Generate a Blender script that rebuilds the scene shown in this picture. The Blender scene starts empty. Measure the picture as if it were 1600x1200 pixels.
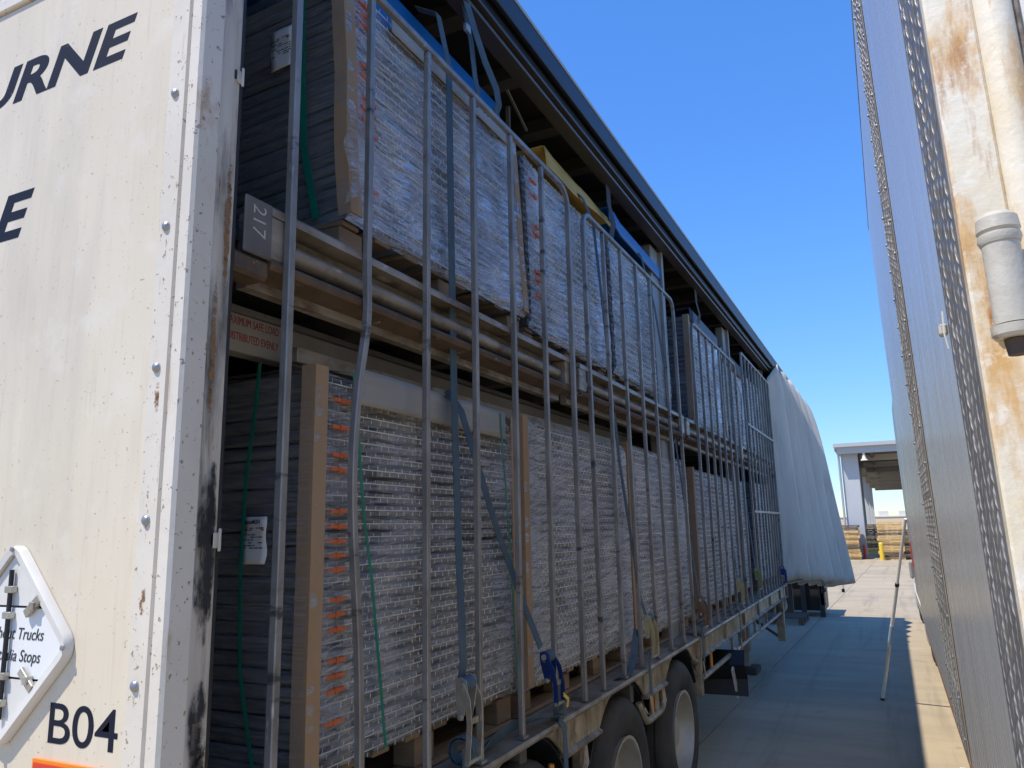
import bpy, bmesh, math, random
from mathutils import Vector, Matrix, noise
R = math.radians
random.seed(7)
S = bpy.context.scene
ZO = 0.28                      # the plans below measure heights from a datum 0.28 m above the concrete
GZ = -ZO                       # concrete surface in plan heights

# ------------------------------------------------------------------ camera, sky, sun, exposure
cam = bpy.data.cameras.new('camera')
cam_o = bpy.data.objects.new('camera', cam)
S.collection.objects.link(cam_o)
cam.sensor_width = 36; cam.lens = 1190 / 1600 * 36
cam.clip_start = 0.05; cam.clip_end = 2000
cam_o.matrix_world = Matrix(((0.89809, 0.09979, 0.42834, 0), (0.43935, -0.15920, -0.88408, 0),
                             (-0.02043, 0.98219, -0.18680, 1.7 + ZO), (0, 0, 0, 1)))
S.camera = cam_o
SUN = Vector((0.33, 0.45, -1.0)).normalized()        # the way the light travels
el = math.asin(-SUN.z); az = math.atan2(-SUN.x, -SUN.y)
w = bpy.data.worlds.new('World'); S.world = w; w.use_nodes = True
nt = w.node_tree; bg = nt.nodes['Background']
sky = nt.nodes.new('ShaderNodeTexSky'); sky.sky_type = 'NISHITA'; sky.sun_disc = False
sky.sun_elevation = el; sky.sun_rotation = az
sky.air_density = 1.0; sky.dust_density = 0.05; sky.ozone_density = 3.0; sky.altitude = 2200
hs = nt.nodes.new('ShaderNodeHueSaturation'); hs.inputs['Saturation'].default_value = 1.24; hs.inputs['Hue'].default_value = 0.506
lum = nt.nodes.new('ShaderNodeVectorMath'); lum.operation = 'DOT_PRODUCT'; lum.inputs[1].default_value = (.3, .4, .3)
soft = nt.nodes.new('ShaderNodeMath'); soft.operation = 'MULTIPLY_ADD'; soft.inputs[1].default_value = .36; soft.inputs[2].default_value = 1
inv = nt.nodes.new('ShaderNodeMath'); inv.operation = 'DIVIDE'; inv.inputs[0].default_value = 1.58
scl = nt.nodes.new('ShaderNodeVectorMath'); scl.operation = 'SCALE'
nt.links.new(sky.outputs[0], hs.inputs['Color']); nt.links.new(hs.outputs[0], lum.inputs[0]); nt.links.new(lum.outputs['Value'], soft.inputs[0])
nt.links.new(soft.outputs[0], inv.inputs[1]); nt.links.new(hs.outputs[0], scl.inputs[0]); nt.links.new(inv.outputs[0], scl.inputs['Scale'])
nt.links.new(scl.outputs[0], bg.inputs[0]); bg.inputs[1].default_value = 0.15
sl = bpy.data.lights.new('sun', 'SUN'); sl.energy = 2.65; sl.angle = R(0.53); sl.color = (1, 0.93, 0.82)
so = bpy.data.objects.new('sun', sl); S.collection.objects.link(so)
so.rotation_euler = SUN.to_track_quat('-Z', 'Y').to_euler(); so.location = (-6, -6, 18)
S.view_settings.view_transform = 'Standard'; S.view_settings.look = 'None'
S.view_settings.gamma = 1; S.view_settings.use_curve_mapping = False
S.view_settings.exposure = 1.08
S.cycles.use_denoising = True; S.cycles.max_bounces = 10; S.cycles.diffuse_bounces = 5
S.cycles.transparent_max_bounces = 24; S.cycles.sample_clamp_indirect = 5; S.cycles.blur_glossy = 1.0

# ------------------------------------------------------------------ mesh helpers
class MB:
    def __init__(s): s.v = []; s.f = []; s.m = []; s.mi = 0
    def add(s, vs, fs, mi=None):
        n = len(s.v); s.v += [tuple(p) for p in vs]
        s.f += [tuple(i + n for i in f) for f in fs]; s.m += [s.mi if mi is None else mi] * len(fs)
    def box(s, x0, y0, z0, x1, y1, z1, mi=None):
        s.add([(x0,y0,z0),(x1,y0,z0),(x1,y1,z0),(x0,y1,z0),(x0,y0,z1),(x1,y0,z1),(x1,y1,z1),(x0,y1,z1)],
              [(0,3,2,1),(4,5,6,7),(0,1,5,4),(1,2,6,5),(2,3,7,6),(3,0,4,7)], mi)
        return s
    def bar(s, p0, p1, wx, wy, up=(0,0,1), mi=None):
        return s.ribbon([p0, p1], up, wx, wy, mi)
    def ribbon(s, path, side, wid, th, mi=None):     # rectangular section swept along a path; side = rough width direction
        P = [Vector(p) for p in path]; n = len(P); vs = []
        sd = side if callable(side) else (lambda i: side)
        for i, p in enumerate(P):
            t = (P[min(i+1, n-1)] - P[max(i-1, 0)]).normalized()
            a = Vector(sd(i)); a = (a - t * a.dot(t)).normalized(); b = t.cross(a)
            for x, y in ((-1,-1),(1,-1),(1,1),(-1,1)): vs.append(p + a*x*wid/2 + b*y*th/2)
        fs = [(3,2,1,0), tuple(range(4*n-4, 4*n))]
        for i in range(n-1):
            for k in range(4): fs.append((4*i+k, 4*i+(k+1)%4, 4*i+4+(k+1)%4, 4*i+4+k))
        s.add(vs, fs, mi); return s
    def tube(s, path, r, n=10, mi=None):
        P = [Vector(p) for p in path]; vs = []; m = len(P)
        rr = r if isinstance(r, (list, tuple)) else [r]*m
        t0 = (P[1]-P[0]).normalized(); a = t0.orthogonal().normalized()
        for i, p in enumerate(P):
            t = (P[min(i+1, m-1)] - P[max(i-1, 0)]).normalized()
            a = (a - t*a.dot(t)).normalized(); b = t.cross(a)
            for k in range(n):
                q = 2*math.pi*k/n; vs.append(p + (a*math.cos(q) + b*math.sin(q))*rr[i])
        fs = [tuple(reversed(range(n))), tuple(range(n*m-n, n*m))]
        for i in range(m-1):
            for k in range(n): fs.append((n*i+k, n*i+(k+1)%n, n*i+n+(k+1)%n, n*i+n+k))
        s.add(vs, fs, mi); return s
    def prism(s, poly, axis, a0, a1, mi=None):       # poly in the two other axes (cyclic order kept x,y,z)
        def pt(u, v, a): return {'x': (a,u,v), 'y': (u,a,v), 'z': (u,v,a)}[axis]
        n = len(poly)
        vs = [pt(u,v,a0) for u,v in poly] + [pt(u,v,a1) for u,v in poly]
        fs = [tuple(range(n)), tuple(reversed(range(n, 2*n)))]
        fs += [(i, n+i, n+(i+1)%n, (i+1)%n) for i in range(n)]
        s.add(vs, fs, mi); return s
    def lathe(s, prof, c, axis='x', n=32, mi=None, a0=0, a1=2*math.pi):     # prof: (offset along axis, radius); closed loop
        vs = []; m = len(prof); full = abs(a1-a0-2*math.pi) < 1e-6; nn = n if full else n+1
        for k in range(nn):
            q = a0+(a1-a0)*k/n; co, si = math.cos(q), math.sin(q)
            for o, r in prof:
                vs.append({'x': (c[0]+o, c[1]+r*co, c[2]+r*si), 'z': (c[0]+r*co, c[1]+r*si, c[2]+o), 'y': (c[0]+r*co, c[1]+o, c[2]+r*si)}[axis])
        fs = []
        for k in range(n):
            k2 = (k+1) % nn
            for j in range(m): fs.append((k*m+j, k*m+(j+1)%m, k2*m+(j+1)%m, k2*m+j))
        if not full: fs += [tuple(range(m)), tuple(reversed(range(n*m, n*m+m)))]
        s.add(vs, fs, mi); return s
    def grid(s, fn, nu, nv, mi=None):
        vs = [fn(i/nu, j/nv) for i in range(nu+1) for j in range(nv+1)]
        fs = [(i*(nv+1)+j, (i+1)*(nv+1)+j, (i+1)*(nv+1)+j+1, i*(nv+1)+j+1) for i in range(nu) for j in range(nv)]
        s.add(vs, fs, mi); return s
    def mesh(s, name, mats, off=(0,0,0), smooth=35, bevel=0, weld=False):
        me = bpy.data.meshes.new(name)
        o = Vector(off)
        me.from_pydata([tuple(Vector(p)-o) for p in s.v], [], s.f)
        for m in (mats if isinstance(mats, (list, tuple)) else [mats]): me.materials.append(m)
        me.polygons.foreach_set('material_index', s.m)
        bm = bmesh.new(); bm.from_mesh(me)
        if weld: bmesh.ops.remove_doubles(bm, verts=bm.verts, dist=1e-5)
        bmesh.ops.recalc_face_normals(bm, faces=bm.faces)
        if bevel:
            es = [e for e in bm.edges if len(e.link_faces) == 2 and e.calc_face_angle(0) > R(40)]
            bmesh.ops.bevel(bm, geom=es, offset=bevel, segments=1, affect='EDGES', profile=0.7, clamp_overlap=True)
        bm.to_mesh(me); bm.free()
        if smooth:
            me.polygons.foreach_set('use_smooth', [True]*len(me.polygons))
            me.set_sharp_from_angle(angle=R(smooth))
        return me
    def build(s, name, mats, parent=None, smooth=35, bevel=0, weld=False, loc=None):
        off = ORG.get(parent.name, Vector()) if parent else Vector(loc or (0,0,0))
        me = s.mesh(name, mats, off, smooth, bevel, weld)
        o = bpy.data.objects.new(name, me); S.collection.objects.link(o)
        if parent: o.parent = parent; ORG[o.name] = off
        else:
            o.location = off + Vector((0,0,ZO)); ORG[o.name] = off
        return o
ORG = {}
def tag(o, label=None, cat=None, group=None, kind=None):
    if label: o['label'] = label
    if cat: o['category'] = cat
    if group: o['group'] = group
    if kind: o['kind'] = kind
    return o
def thing(name, loc, label, cat, group=None, rot=(0,0,0)):
    o = bpy.data.objects.new(name, None); S.collection.objects.link(o)
    o.empty_display_size = 0.2
    o.location = Vector(loc) + Vector((0,0,ZO)); o.rotation_euler = rot
    ORG[o.name] = Vector(loc)
    return tag(o, label, cat, group)
def local(name, loc, *a, **k):                         # a thing whose parts are built in its own frame
    o = thing(name, loc, *a, **k); ORG[o.name] = Vector(); return o
def inst(me, name, parent, loc=(0,0,0), rot=(0,0,0)):
    o = bpy.data.objects.new(name, me); S.collection.objects.link(o)
    o.parent = parent; o.location = loc; o.rotation_euler = rot; ORG[o.name] = Vector(); return o
def copy_tree(o, parent=None):
    c = o.copy(); S.collection.objects.link(c)
    if parent: c.parent = parent
    for ch in list(o.children): copy_tree(ch, c)
    return c
def lettering(txt, h, parent, mat, x0=None, x1=None, z=0, y=0, shear=0.0, bold=0.0, wfac=1.0, face='-y', extrude=0.0006, name='lettering'):
    c = bpy.data.curves.new('t', 'FONT'); c.body = txt; c.size = 1; c.shear = shear; c.offset = bold; c.extrude = 0
    t = bpy.data.objects.new('t', c); S.collection.objects.link(t)
    bpy.context.view_layer.update()
    me = bpy.data.meshes.new_from_object(t.evaluated_get(bpy.context.evaluated_depsgraph_get()))
    bpy.data.objects.remove(t); me.name = name
    xs = [v.co.x for v in me.vertices]; ys = [v.co.y for v in me.vertices]
    capH = 0.70; sc = h / capH
    for v in me.vertices: v.co = Vector((v.co.x*sc*wfac, 0, v.co.y*sc))
    xs = [v.co.x for v in me.vertices]
    dx = (x1 - max(xs)) if x1 is not None else (x0 - min(xs))
    off = ORG.get(parent.name, Vector())
    for v in me.vertices:
        p = Vector((v.co.x + dx, 0, v.co.z))
        if face == '+x down': q = Vector((y, z + p.z, -p.x))
        elif face == '-y': q = Vector((p.x, y, z + p.z))
        else: q = Vector((y, p.x, z + p.z))            # facing +x, reading along +y
        v.co = q - off
    me.materials.clear(); me.materials.append(mat)
    o = bpy.data.objects.new(name, me); S.collection.objects.link(o); o.parent = parent
    ORG[o.name] = off
    me.polygons.foreach_set('use_smooth', [False]*len(me.polygons))
    sm = o.modifiers.new('thick', 'SOLIDIFY'); sm.thickness = extrude; sm.offset = 0
    return o

# ------------------------------------------------------------------ materials
def mat(name, col, rough=.6, metal=0, c2=None, nscale=5, stretch=(1,1,1), layers=(), bump=0, bscale=60, bstretch=None, rvar=0, spec=.5, coat=0):
    m = bpy.data.materials.new(name); m.use_nodes = True; t = m.node_tree; N = t.nodes; L = t.links
    p = N['Principled BSDF']; p.inputs['Roughness'].default_value = rough; p.inputs['Metallic'].default_value = metal
    p.inputs['Specular IOR Level'].default_value = spec
    if coat: p.inputs['Coat Weight'].default_value = coat; p.inputs['Coat Roughness'].default_value = .08
    tc = N.new('ShaderNodeTexCoord'); oi = N.new('ShaderNodeObjectInfo')
    off = N.new('ShaderNodeVectorMath'); off.operation = 'MULTIPLY_ADD'
    cv = N.new('ShaderNodeCombineXYZ')
    for k in range(3): L.new(oi.outputs['Random'], cv.inputs[k])
    L.new(cv.outputs[0], off.inputs[0]); off.inputs[1].default_value = (13, 17, 11); L.new(tc.outputs['Object'], off.inputs[2])
    def nz(scale, st, detail=6, rough_=.6):
        mp = N.new('ShaderNodeMapping'); mp.inputs['Scale'].default_value = st; L.new(off.outputs[0], mp.inputs[0])
        n = N.new('ShaderNodeTexNoise'); n.inputs['Scale'].default_value = scale; n.inputs['Detail'].default_value = detail
        n.inputs['Roughness'].default_value = rough_; L.new(mp.outputs[0], n.inputs['Vector']); return n.outputs['Fac']
    def rng(sock, lo, hi, a=0, b=1):
        r = N.new('ShaderNodeMapRange'); r.inputs[1].default_value = lo; r.inputs[2].default_value = hi
        r.inputs[3].default_value = a; r.inputs[4].default_value = b; L.new(sock, r.inputs[0]); return r.outputs[0]
    cur = None
    base = tuple(col) + (1,)
    if c2:
        mx = N.new('ShaderNodeMix'); mx.data_type = 'RGBA'
        mx.inputs[6].default_value = base; mx.inputs[7].default_value = tuple(c2) + (1,)
        f = nz(nscale, stretch); L.new(rng(f, .34, .66), mx.inputs[0]); cur = mx.outputs[2]
    for ly in layers:
        mx = N.new('ShaderNodeMix'); mx.data_type = 'RGBA'; mx.inputs[7].default_value = tuple(ly['col']) + (1,)
        if cur: L.new(cur, mx.inputs[6])
        else: mx.inputs[6].default_value = base
        f = nz(ly['scale'], ly.get('stretch', (1,1,1)), ly.get('detail', 8), ly.get('rough', .65))
        L.new(rng(f, ly['lo'], ly['hi'], 0, ly.get('amt', 1)), mx.inputs[0]); cur = mx.outputs[2]
    if cur: L.new(cur, p.inputs['Base Color'])
    else: p.inputs['Base Color'].default_value = base
    if rvar:
        f = nz(nscale*2.3, stretch); L.new(rng(f, .3, .7, max(rough-rvar, .02), min(rough+rvar, 1)), p.inputs['Roughness'])
    if bump:
        b = N.new('ShaderNodeBump'); b.inputs['Strength'].default_value = bump; b.inputs['Distance'].default_value = .01
        L.new(nz(bscale, bstretch or stretch, 8), b.inputs['Height']); L.new(b.outputs[0], p.inputs['Normal'])
    return m
def film_mat(name, dens, lo, hi, gloss, slant, diff=.62, grough=.16):
    m = bpy.data.materials.new(name); m.use_nodes = True; t = m.node_tree; N = t.nodes; L = t.links
    N.remove(N['Principled BSDF']); out = N['Material Output']
    tc = N.new('ShaderNodeTexCoord'); oi = N.new('ShaderNodeObjectInfo')
    off = N.new('ShaderNodeVectorMath'); off.operation = 'MULTIPLY_ADD'; cv = N.new('ShaderNodeCombineXYZ')
    for k in range(3): L.new(oi.outputs['Random'], cv.inputs[k])
    L.new(cv.outputs[0], off.inputs[0]); off.inputs[1].default_value = (7, 9, 5); L.new(tc.outputs['Object'], off.inputs[2])
    def nz(scale, st, rot=(0,0,0), d=6, r=.65, dist=0):
        mp = N.new('ShaderNodeMapping'); mp.inputs['Scale'].default_value = st; mp.inputs['Rotation'].default_value = rot
        mr = N.new('ShaderNodeMapping'); mr.inputs['Rotation'].default_value = rot
        L.new(off.outputs[0], mr.inputs[0]); mp.inputs['Rotation'].default_value = (0,0,0); L.new(mr.outputs[0], mp.inputs[0])
        n = N.new('ShaderNodeTexNoise'); n.inputs['Scale'].default_value = scale; n.inputs['Detail'].default_value = d
        n.inputs['Roughness'].default_value = r; n.inputs['Distortion'].default_value = dist
        L.new(mp.outputs[0], n.inputs['Vector']); return n.outputs['Fac']
    a = nz(1, (3, 2.6, 85), (slant, 0, 0)); b = nz(1, (4, 3.6, 130), (-slant*2.2, 0, 0)); c = nz(1.6, (1,1,1.4), d=4, dist=.8)
    mul = N.new('ShaderNodeMath'); mul.operation = 'MULTIPLY_ADD'; L.new(a, mul.inputs[0]); mul.inputs[1].default_value = .8; L.new(b, mul.inputs[2])
    ad = N.new('ShaderNodeMath'); ad.operation = 'MULTIPLY_ADD'; L.new(c, ad.inputs[0]); ad.inputs[1].default_value = .9; L.new(mul.outputs[0], ad.inputs[2])
    mr = N.new('ShaderNodeMapRange'); L.new(ad.outputs[0], mr.inputs[0])
    mr.inputs[1].default_value = lo; mr.inputs[2].default_value = hi; mr.inputs[3].default_value = dens[0]; mr.inputs[4].default_value = dens[1]
    bp = N.new('ShaderNodeBump'); bp.inputs['Strength'].default_value = .8; bp.inputs['Distance'].default_value = .022; L.new(mul.outputs[0], bp.inputs['Height'])
    g = N.new('ShaderNodeBsdfGlossy'); g.inputs['Color'].default_value = (.92,.93,.95,1); g.inputs['Roughness'].default_value = grough; L.new(bp.outputs[0], g.inputs['Normal'])
    d = N.new('ShaderNodeBsdfDiffuse'); d.inputs['Color'].default_value = (diff,diff*.965,diff*.88,1); L.new(bp.outputs[0], d.inputs['Normal'])
    m1 = N.new('ShaderNodeMixShader'); m1.inputs[0].default_value = gloss; L.new(d.outputs[0], m1.inputs[1]); L.new(g.outputs[0], m1.inputs[2])
    tr = N.new('ShaderNodeBsdfTransparent'); tr.inputs['Color'].default_value = (.96,.965,.97,1)
    m2 = N.new('ShaderNodeMixShader'); L.new(mr.outputs[0], m2.inputs[0]); L.new(tr.outputs[0], m2.inputs[1]); L.new(m1.outputs[0], m2.inputs[2])
    L.new(m2.outputs[0], out.inputs['Surface'])
    return m
RUST = (.23,.09,.03)
M = {}
M['door'] = mat('door_paint', (.69,.605,.46), .45, c2=(.62,.54,.40), nscale=1.6, stretch=(1,1,.5), layers=[
    dict(col=(.34,.28,.20), scale=85, lo=.675, hi=.71, detail=2, amt=.8), dict(col=(.42,.37,.30), scale=2.6, stretch=(1.8,1,.3), lo=.48, hi=.75, amt=.45),
    dict(col=(.42,.36,.28), scale=24, stretch=(3,1,.12), lo=.56, hi=.75, amt=.35), dict(col=(.70,.65,.55), scale=5, lo=.55, hi=.7, amt=.6)])
M['post'] = mat('post_paint', (.69,.63,.53), .45, c2=(.61,.55,.45), nscale=2, layers=[
    dict(col=(.28,.22,.15), scale=60, lo=.64, hi=.69, detail=2), dict(col=(.42,.25,.10), scale=5, stretch=(4,1,.5), lo=.60, hi=.70, amt=.85)], bump=.12, bscale=30)
M['post_side'] = mat('post_side_paint', (.62,.57,.48), .5, c2=(.46,.40,.31), nscale=3, stretch=(1,5,.4), layers=[
    dict(col=(.20,.14,.09), scale=5, stretch=(1,6,.35), lo=.50, hi=.70, amt=.85), dict(col=(.035,.033,.03), scale=2.3, stretch=(1,3.5,.6), lo=.50, hi=.66, amt=.92),
    dict(col=(.30,.14,.05), scale=14, stretch=(1,3,.6), lo=.67, hi=.72)], bump=.2, bscale=25)
M['navy'] = mat('navy_lettering', (.010,.012,.024), .6, spec=.15, layers=[dict(col=(.2,.2,.2), scale=70, lo=.72, hi=.78, detail=2)])
M['black'] = mat('black_plastic', (.012,.012,.013), .5)
M['rubber'] = mat('rubber_seal', (.018,.017,.016), .7)
M['tyre'] = mat('tyre_rubber', (.022,.020,.018), .75, c2=(.06,.05,.038), nscale=4, bump=.15, bscale=50)
M['rim'] = mat('aluminium_rim', (.52,.47,.39), .5, .35, c2=(.38,.32,.24), nscale=4, rvar=.1)
M['galv'] = mat('galvanised_tube', (.33,.31,.28), .45, .4, c2=(.20,.188,.17), nscale=9, stretch=(1,1,.5), rvar=.12, layers=[
    dict(col=(.05,.045,.04), scale=11, stretch=(.3,.3,1), lo=.60, hi=.66, amt=.85), dict(col=(.20,.14,.09), scale=18, lo=.60, hi=.72, amt=.7), dict(col=(.55,.54,.52), scale=30, stretch=(1,1,.2), lo=.62, hi=.70, amt=.7)], bump=.08, bscale=40)
M['wire'] = mat('galvanised_wire', (.80,.75,.66), .4, .35, c2=(.55,.55,.54), nscale=8)
M['wire_dark'] = mat('mesh_edge_steel', (.16,.165,.165), .5, .3, c2=(.085,.088,.09), nscale=12, stretch=(1,1,6))
M['core'] = mat('stacked_mesh_core', (.36,.34,.30), .6, .1, c2=(.19,.18,.16), nscale=14, stretch=(1,1.5,9))
M['core_dark'] = mat('dark_gap_core', (.012,.012,.013), .8)
M['card'] = mat('cardboard', (.40,.265,.15), .8, c2=(.35,.225,.12), nscale=5, stretch=(1,1,.3), bump=.1, bscale=80, bstretch=(1,1,6))
M['orange'] = mat('orange_plastic', (.62,.15,.045), .5, c2=(.5,.11,.03), nscale=20)
M['green'] = mat('green_strapping', (.0,.20,.125), .4, c2=(.0,.15,.10), nscale=9)
M['paper'] = mat('label_paper', (.72,.72,.70), .6)
M['ink'] = mat('printed_ink', (.03,.03,.03), .6)
M['sheet_grey'] = mat('grey_fibre_sheet', (.36,.345,.31), .6, c2=(.29,.275,.245), nscale=4, stretch=(1,.4,3))
M['blue'] = mat('blue_corrugated_plastic', (.0,.13,.42), .42, c2=(.0,.11,.36), nscale=3)
M['yellow'] = mat('yellow_tarpaulin', (.55,.34,.05), .55, c2=(.47,.27,.04), nscale=5, bump=.2, bscale=14)
M['navy_sheet'] = mat('dark_cover', (.03,.035,.05), .5)
M['film_up'] = film_mat('stretch_film_gloss', (.18,.96), 1.10, 1.52, .94, .05, .75, .08)
M['film_low'] = film_mat('stretch_film_clear', (.07,.72), 1.15, 1.68, .40, .07, .84)
M['film_far'] = film_mat('stretch_film_milky', (.22,.86), 1.12, 1.62, .45, .10, .88)
M['film_end'] = film_mat('stretch_film_end', (.02,.34), 1.2, 1.7, .6, .05, .6)
M['timber'] = mat('pallet_timber', (.30,.20,.11), .8, c2=(.19,.12,.065), nscale=5, stretch=(1,.5,3), bump=.25, bscale=30, layers=[dict(col=(.07,.05,.035), scale=5, lo=.58, hi=.75, amt=.7)])
M['timber_new'] = mat('pale_pallet_timber', (.66,.45,.19), .8, c2=(.52,.33,.14), nscale=4, stretch=(1,1,3), layers=[dict(col=(.12,.08,.05), scale=4, lo=.58, hi=.72, amt=.6)])  # pale yellowish timber of the stacked pallets
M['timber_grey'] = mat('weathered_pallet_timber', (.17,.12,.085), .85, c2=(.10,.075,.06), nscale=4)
M['deckrail'] = mat('dirty_cream_rail', (.44,.36,.245), .5, .15, c2=(.27,.205,.125), nscale=4, stretch=(1,1.2,2), layers=[
    dict(col=(.10,.065,.035), scale=6, stretch=(1,1.5,.6), lo=.45, hi=.64, amt=.85), dict(col=(.20,.09,.03), scale=15, lo=.62, hi=.70, amt=.8),
    dict(col=(.62,.58,.48), scale=10, stretch=(1,1.5,.4), lo=.64, hi=.74, amt=.7)], bump=.25, bscale=25)
M['alu'] = mat('dull_aluminium', (.40,.355,.29), .45, .35, c2=(.25,.21,.16), nscale=5, stretch=(1,.6,2), rvar=.12, layers=[
    dict(col=(.12,.075,.04), scale=6, stretch=(1,.8,1.4), lo=.48, hi=.66, amt=.85), dict(col=(.55,.52,.46), scale=12, stretch=(1,.5,3), lo=.62, hi=.70, amt=.8)], bump=.2, bscale=22)
M['rust'] = mat('rusty_steel_flange', (.13,.085,.05), .8, c2=(.07,.048,.032), nscale=10, layers=[dict(col=(.5,.42,.32), scale=16, lo=.63, hi=.7)], bump=.3, bscale=40)
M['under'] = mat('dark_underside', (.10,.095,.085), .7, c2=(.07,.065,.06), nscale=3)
M['steel_grey'] = mat('grey_painted_steel', (.30,.29,.265), .5, .2, c2=(.22,.205,.18), nscale=5, layers=[dict(col=(.1,.06,.03), scale=8, lo=.62, hi=.72, amt=.7)])
M['plate'] = mat('sign_plate', (.46,.44,.40), .5, c2=(.38,.36,.32), nscale=4)
M['red'] = mat('red_lettering', (.40,.02,.02), .5, layers=[dict(col=(.4,.3,.25), scale=50, lo=.64, hi=.7)])
M['chalk'] = mat('chalk', (.45,.44,.41), .9)
M['tagplate'] = mat('grey_tag_plate', (.15,.135,.115), .6, .1, c2=(.10,.09,.075), nscale=9)
M['ply'] = mat('worn_deck_boards', (.20,.13,.085), .8, c2=(.13,.085,.055), nscale=7, stretch=(2,.6,1), bump=.2, layers=[dict(col=(.3,.22,.16), scale=30, lo=.62, hi=.7)])
M['roof_chan'] = mat('bronze_roof_channel', (.10,.08,.06), .45, .4, c2=(.07,.055,.042), nscale=5, stretch=(1,.3,1))
M['roof_navy'] = mat('navy_roof_fascia', (.010,.013,.024), .45, 0, c2=(.015,.019,.032), nscale=3, stretch=(1,.3,1))
M['roof_trim'] = mat('roof_edge_trim', (.33,.32,.30), .45, .5)
M['roof_in'] = mat('roof_inside', (.028,.026,.023), .7)
M['bow'] = mat('roof_bow', (.13,.12,.10), .55, .2, c2=(.09,.08,.068), nscale=4)
M['chassis'] = mat('chassis_paint', (.03,.027,.024), .7, c2=(.06,.05,.04), nscale=4)
M['web'] = mat('blue_grey_webbing', (.075,.12,.15), .75, c2=(.055,.09,.115), nscale=14, bump=.5, bscale=1, bstretch=(90,90,240))
M['web_dark'] = mat('dark_webbing', (.05,.052,.055), .8, bump=.4, bscale=1, bstretch=(90,90,240))
M['ratchet'] = mat('zinc_ratchet', (.55,.53,.47), .38, .8, c2=(.40,.36,.29), nscale=12, layers=[dict(col=(.2,.11,.06), scale=20, lo=.64, hi=.72)])
M['ratchet_brown'] = mat('rusty_ratchet', (.26,.17,.10), .6, .5, c2=(.17,.10,.06), nscale=14)
M['ratchet_yellow'] = mat('pale_yellow_ratchet', (.50,.44,.24), .45, .5, c2=(.40,.33,.17), nscale=12)
M['ratchet_green'] = mat('olive_ratchet', (.24,.26,.09), .5, .3)
M['ratchet_blue'] = mat('blue_ratchet', (.012,.04,.20), .35, .3, c2=(.01,.03,.13), nscale=12)
M['pull_tab'] = mat('yellow_pull_tab', (.62,.45,.05), .5)
M['curtain'] = mat('curtain_vinyl', (.60,.55,.45), .5, c2=(.50,.455,.365), nscale=1.6, stretch=(2,2,.4), layers=[
    dict(col=(.22,.20,.17), scale=3, stretch=(2,2,.3), lo=.52, hi=.74, amt=.6)], bump=.15, bscale=8)
M['curtain_dirty'] = mat('dirty_curtain_vinyl', (.42,.39,.34), .6, c2=(.26,.22,.17), nscale=4, stretch=(2,2,.8), layers=[dict(col=(.10,.075,.05), scale=6, lo=.54, hi=.66, amt=.9)])
M['concrete'] = mat('concrete', (.45,.365,.24), .8, c2=(.385,.31,.20), nscale=.7, bump=.12, bscale=60, layers=[
    dict(col=(.26,.225,.165), scale=1.0, stretch=(.4,2.0,1), lo=.46, hi=.70, amt=.65), dict(col=(.18,.15,.11), scale=1.6, stretch=(2.6,.12,1), lo=.53, hi=.70, amt=.5), dict(col=(.10,.085,.07), scale=2.2, lo=.64, hi=.72, amt=.6), dict(col=(.07,.06,.05), scale=14, lo=.70, hi=.74, amt=.8), dict(col=(.15,.13,.11), scale=9, lo=.68, hi=.74, amt=.55),
    dict(col=(.44,.39,.32), scale=40, lo=.6, hi=.72, amt=.6)])
M['joint'] = mat('joint_filler', (.05,.045,.04), .9)
M['polish'] = mat('polished_panel', (.68,.63,.545), .25, .30, c2=(.60,.555,.475), nscale=3, stretch=(1,6,.25), rvar=.07, bump=.025, bscale=3, bstretch=(1,5,.3))
M['tread'] = mat('tread_plate', (.26,.245,.225), .45, .4, c2=(.17,.163,.155), nscale=12, rvar=.1)
M['bump'] = mat('tread_bumps', (.42,.40,.37), .40, .45, c2=(.30,.285,.26), nscale=6)
M['edge_rust'] = mat('rusty_edge_trim', (.50,.43,.32), .55, .2, c2=(.36,.24,.12), nscale=8, layers=[dict(col=(.15,.07,.03), scale=12, lo=.62, hi=.68)])
M['rustpost'] = mat('rust_stained_white_steel', (.78,.72,.60), .45, c2=(.70,.60,.42), nscale=6, layers=[
    dict(col=(.60,.34,.10), scale=11, stretch=(1.6,1,.5), lo=.50, hi=.64, amt=.85), dict(col=(.36,.15,.04), scale=17, stretch=(2,1,.35), lo=.54, hi=.68, amt=.9),
    dict(col=(.80,.76,.66), scale=40, lo=.56, hi=.64, amt=.6)], bump=.25, bscale=25)
M['hinge'] = mat('painted_hinge', (.52,.48,.40), .4, c2=(.43,.39,.31), nscale=14, layers=[dict(col=(.22,.14,.07), scale=22, lo=.60, hi=.70, amt=.8)], bump=.2, bscale=50)
M['white_door'] = mat('weathered_white_door', (.76,.74,.68), .5, c2=(.66,.63,.56), nscale=5, layers=[dict(col=(.3,.2,.1), scale=22, lo=.71, hi=.76)], bump=.15, bscale=22)
M['seam'] = mat('weathered_sealant', (.10,.07,.05), .8, c2=(.30,.25,.2), nscale=40)
M['rail_rust'] = mat('orange_rust_rail', (.46,.22,.09), .7, c2=(.32,.13,.05), nscale=7)
M['cab'] = mat('grey_cab_panel', (.42,.42,.42), .3, .3)
M['white'] = mat('white_paint', (.68,.66,.61), .4, c2=(.60,.58,.53), nscale=7)
M['pole'] = mat('white_aluminium_pole', (.80,.78,.73), .35)
M['pole_blue'] = mat('pale_blue_grip', (.35,.52,.68), .4)
M['wall_conc'] = mat('tilt_up_concrete', (.46,.48,.50), .8, c2=(.40,.42,.44), nscale=.8, stretch=(1,1,.4))
M['canopy'] = mat('canopy_steel', (.42,.44,.45), .5, .1)
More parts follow.
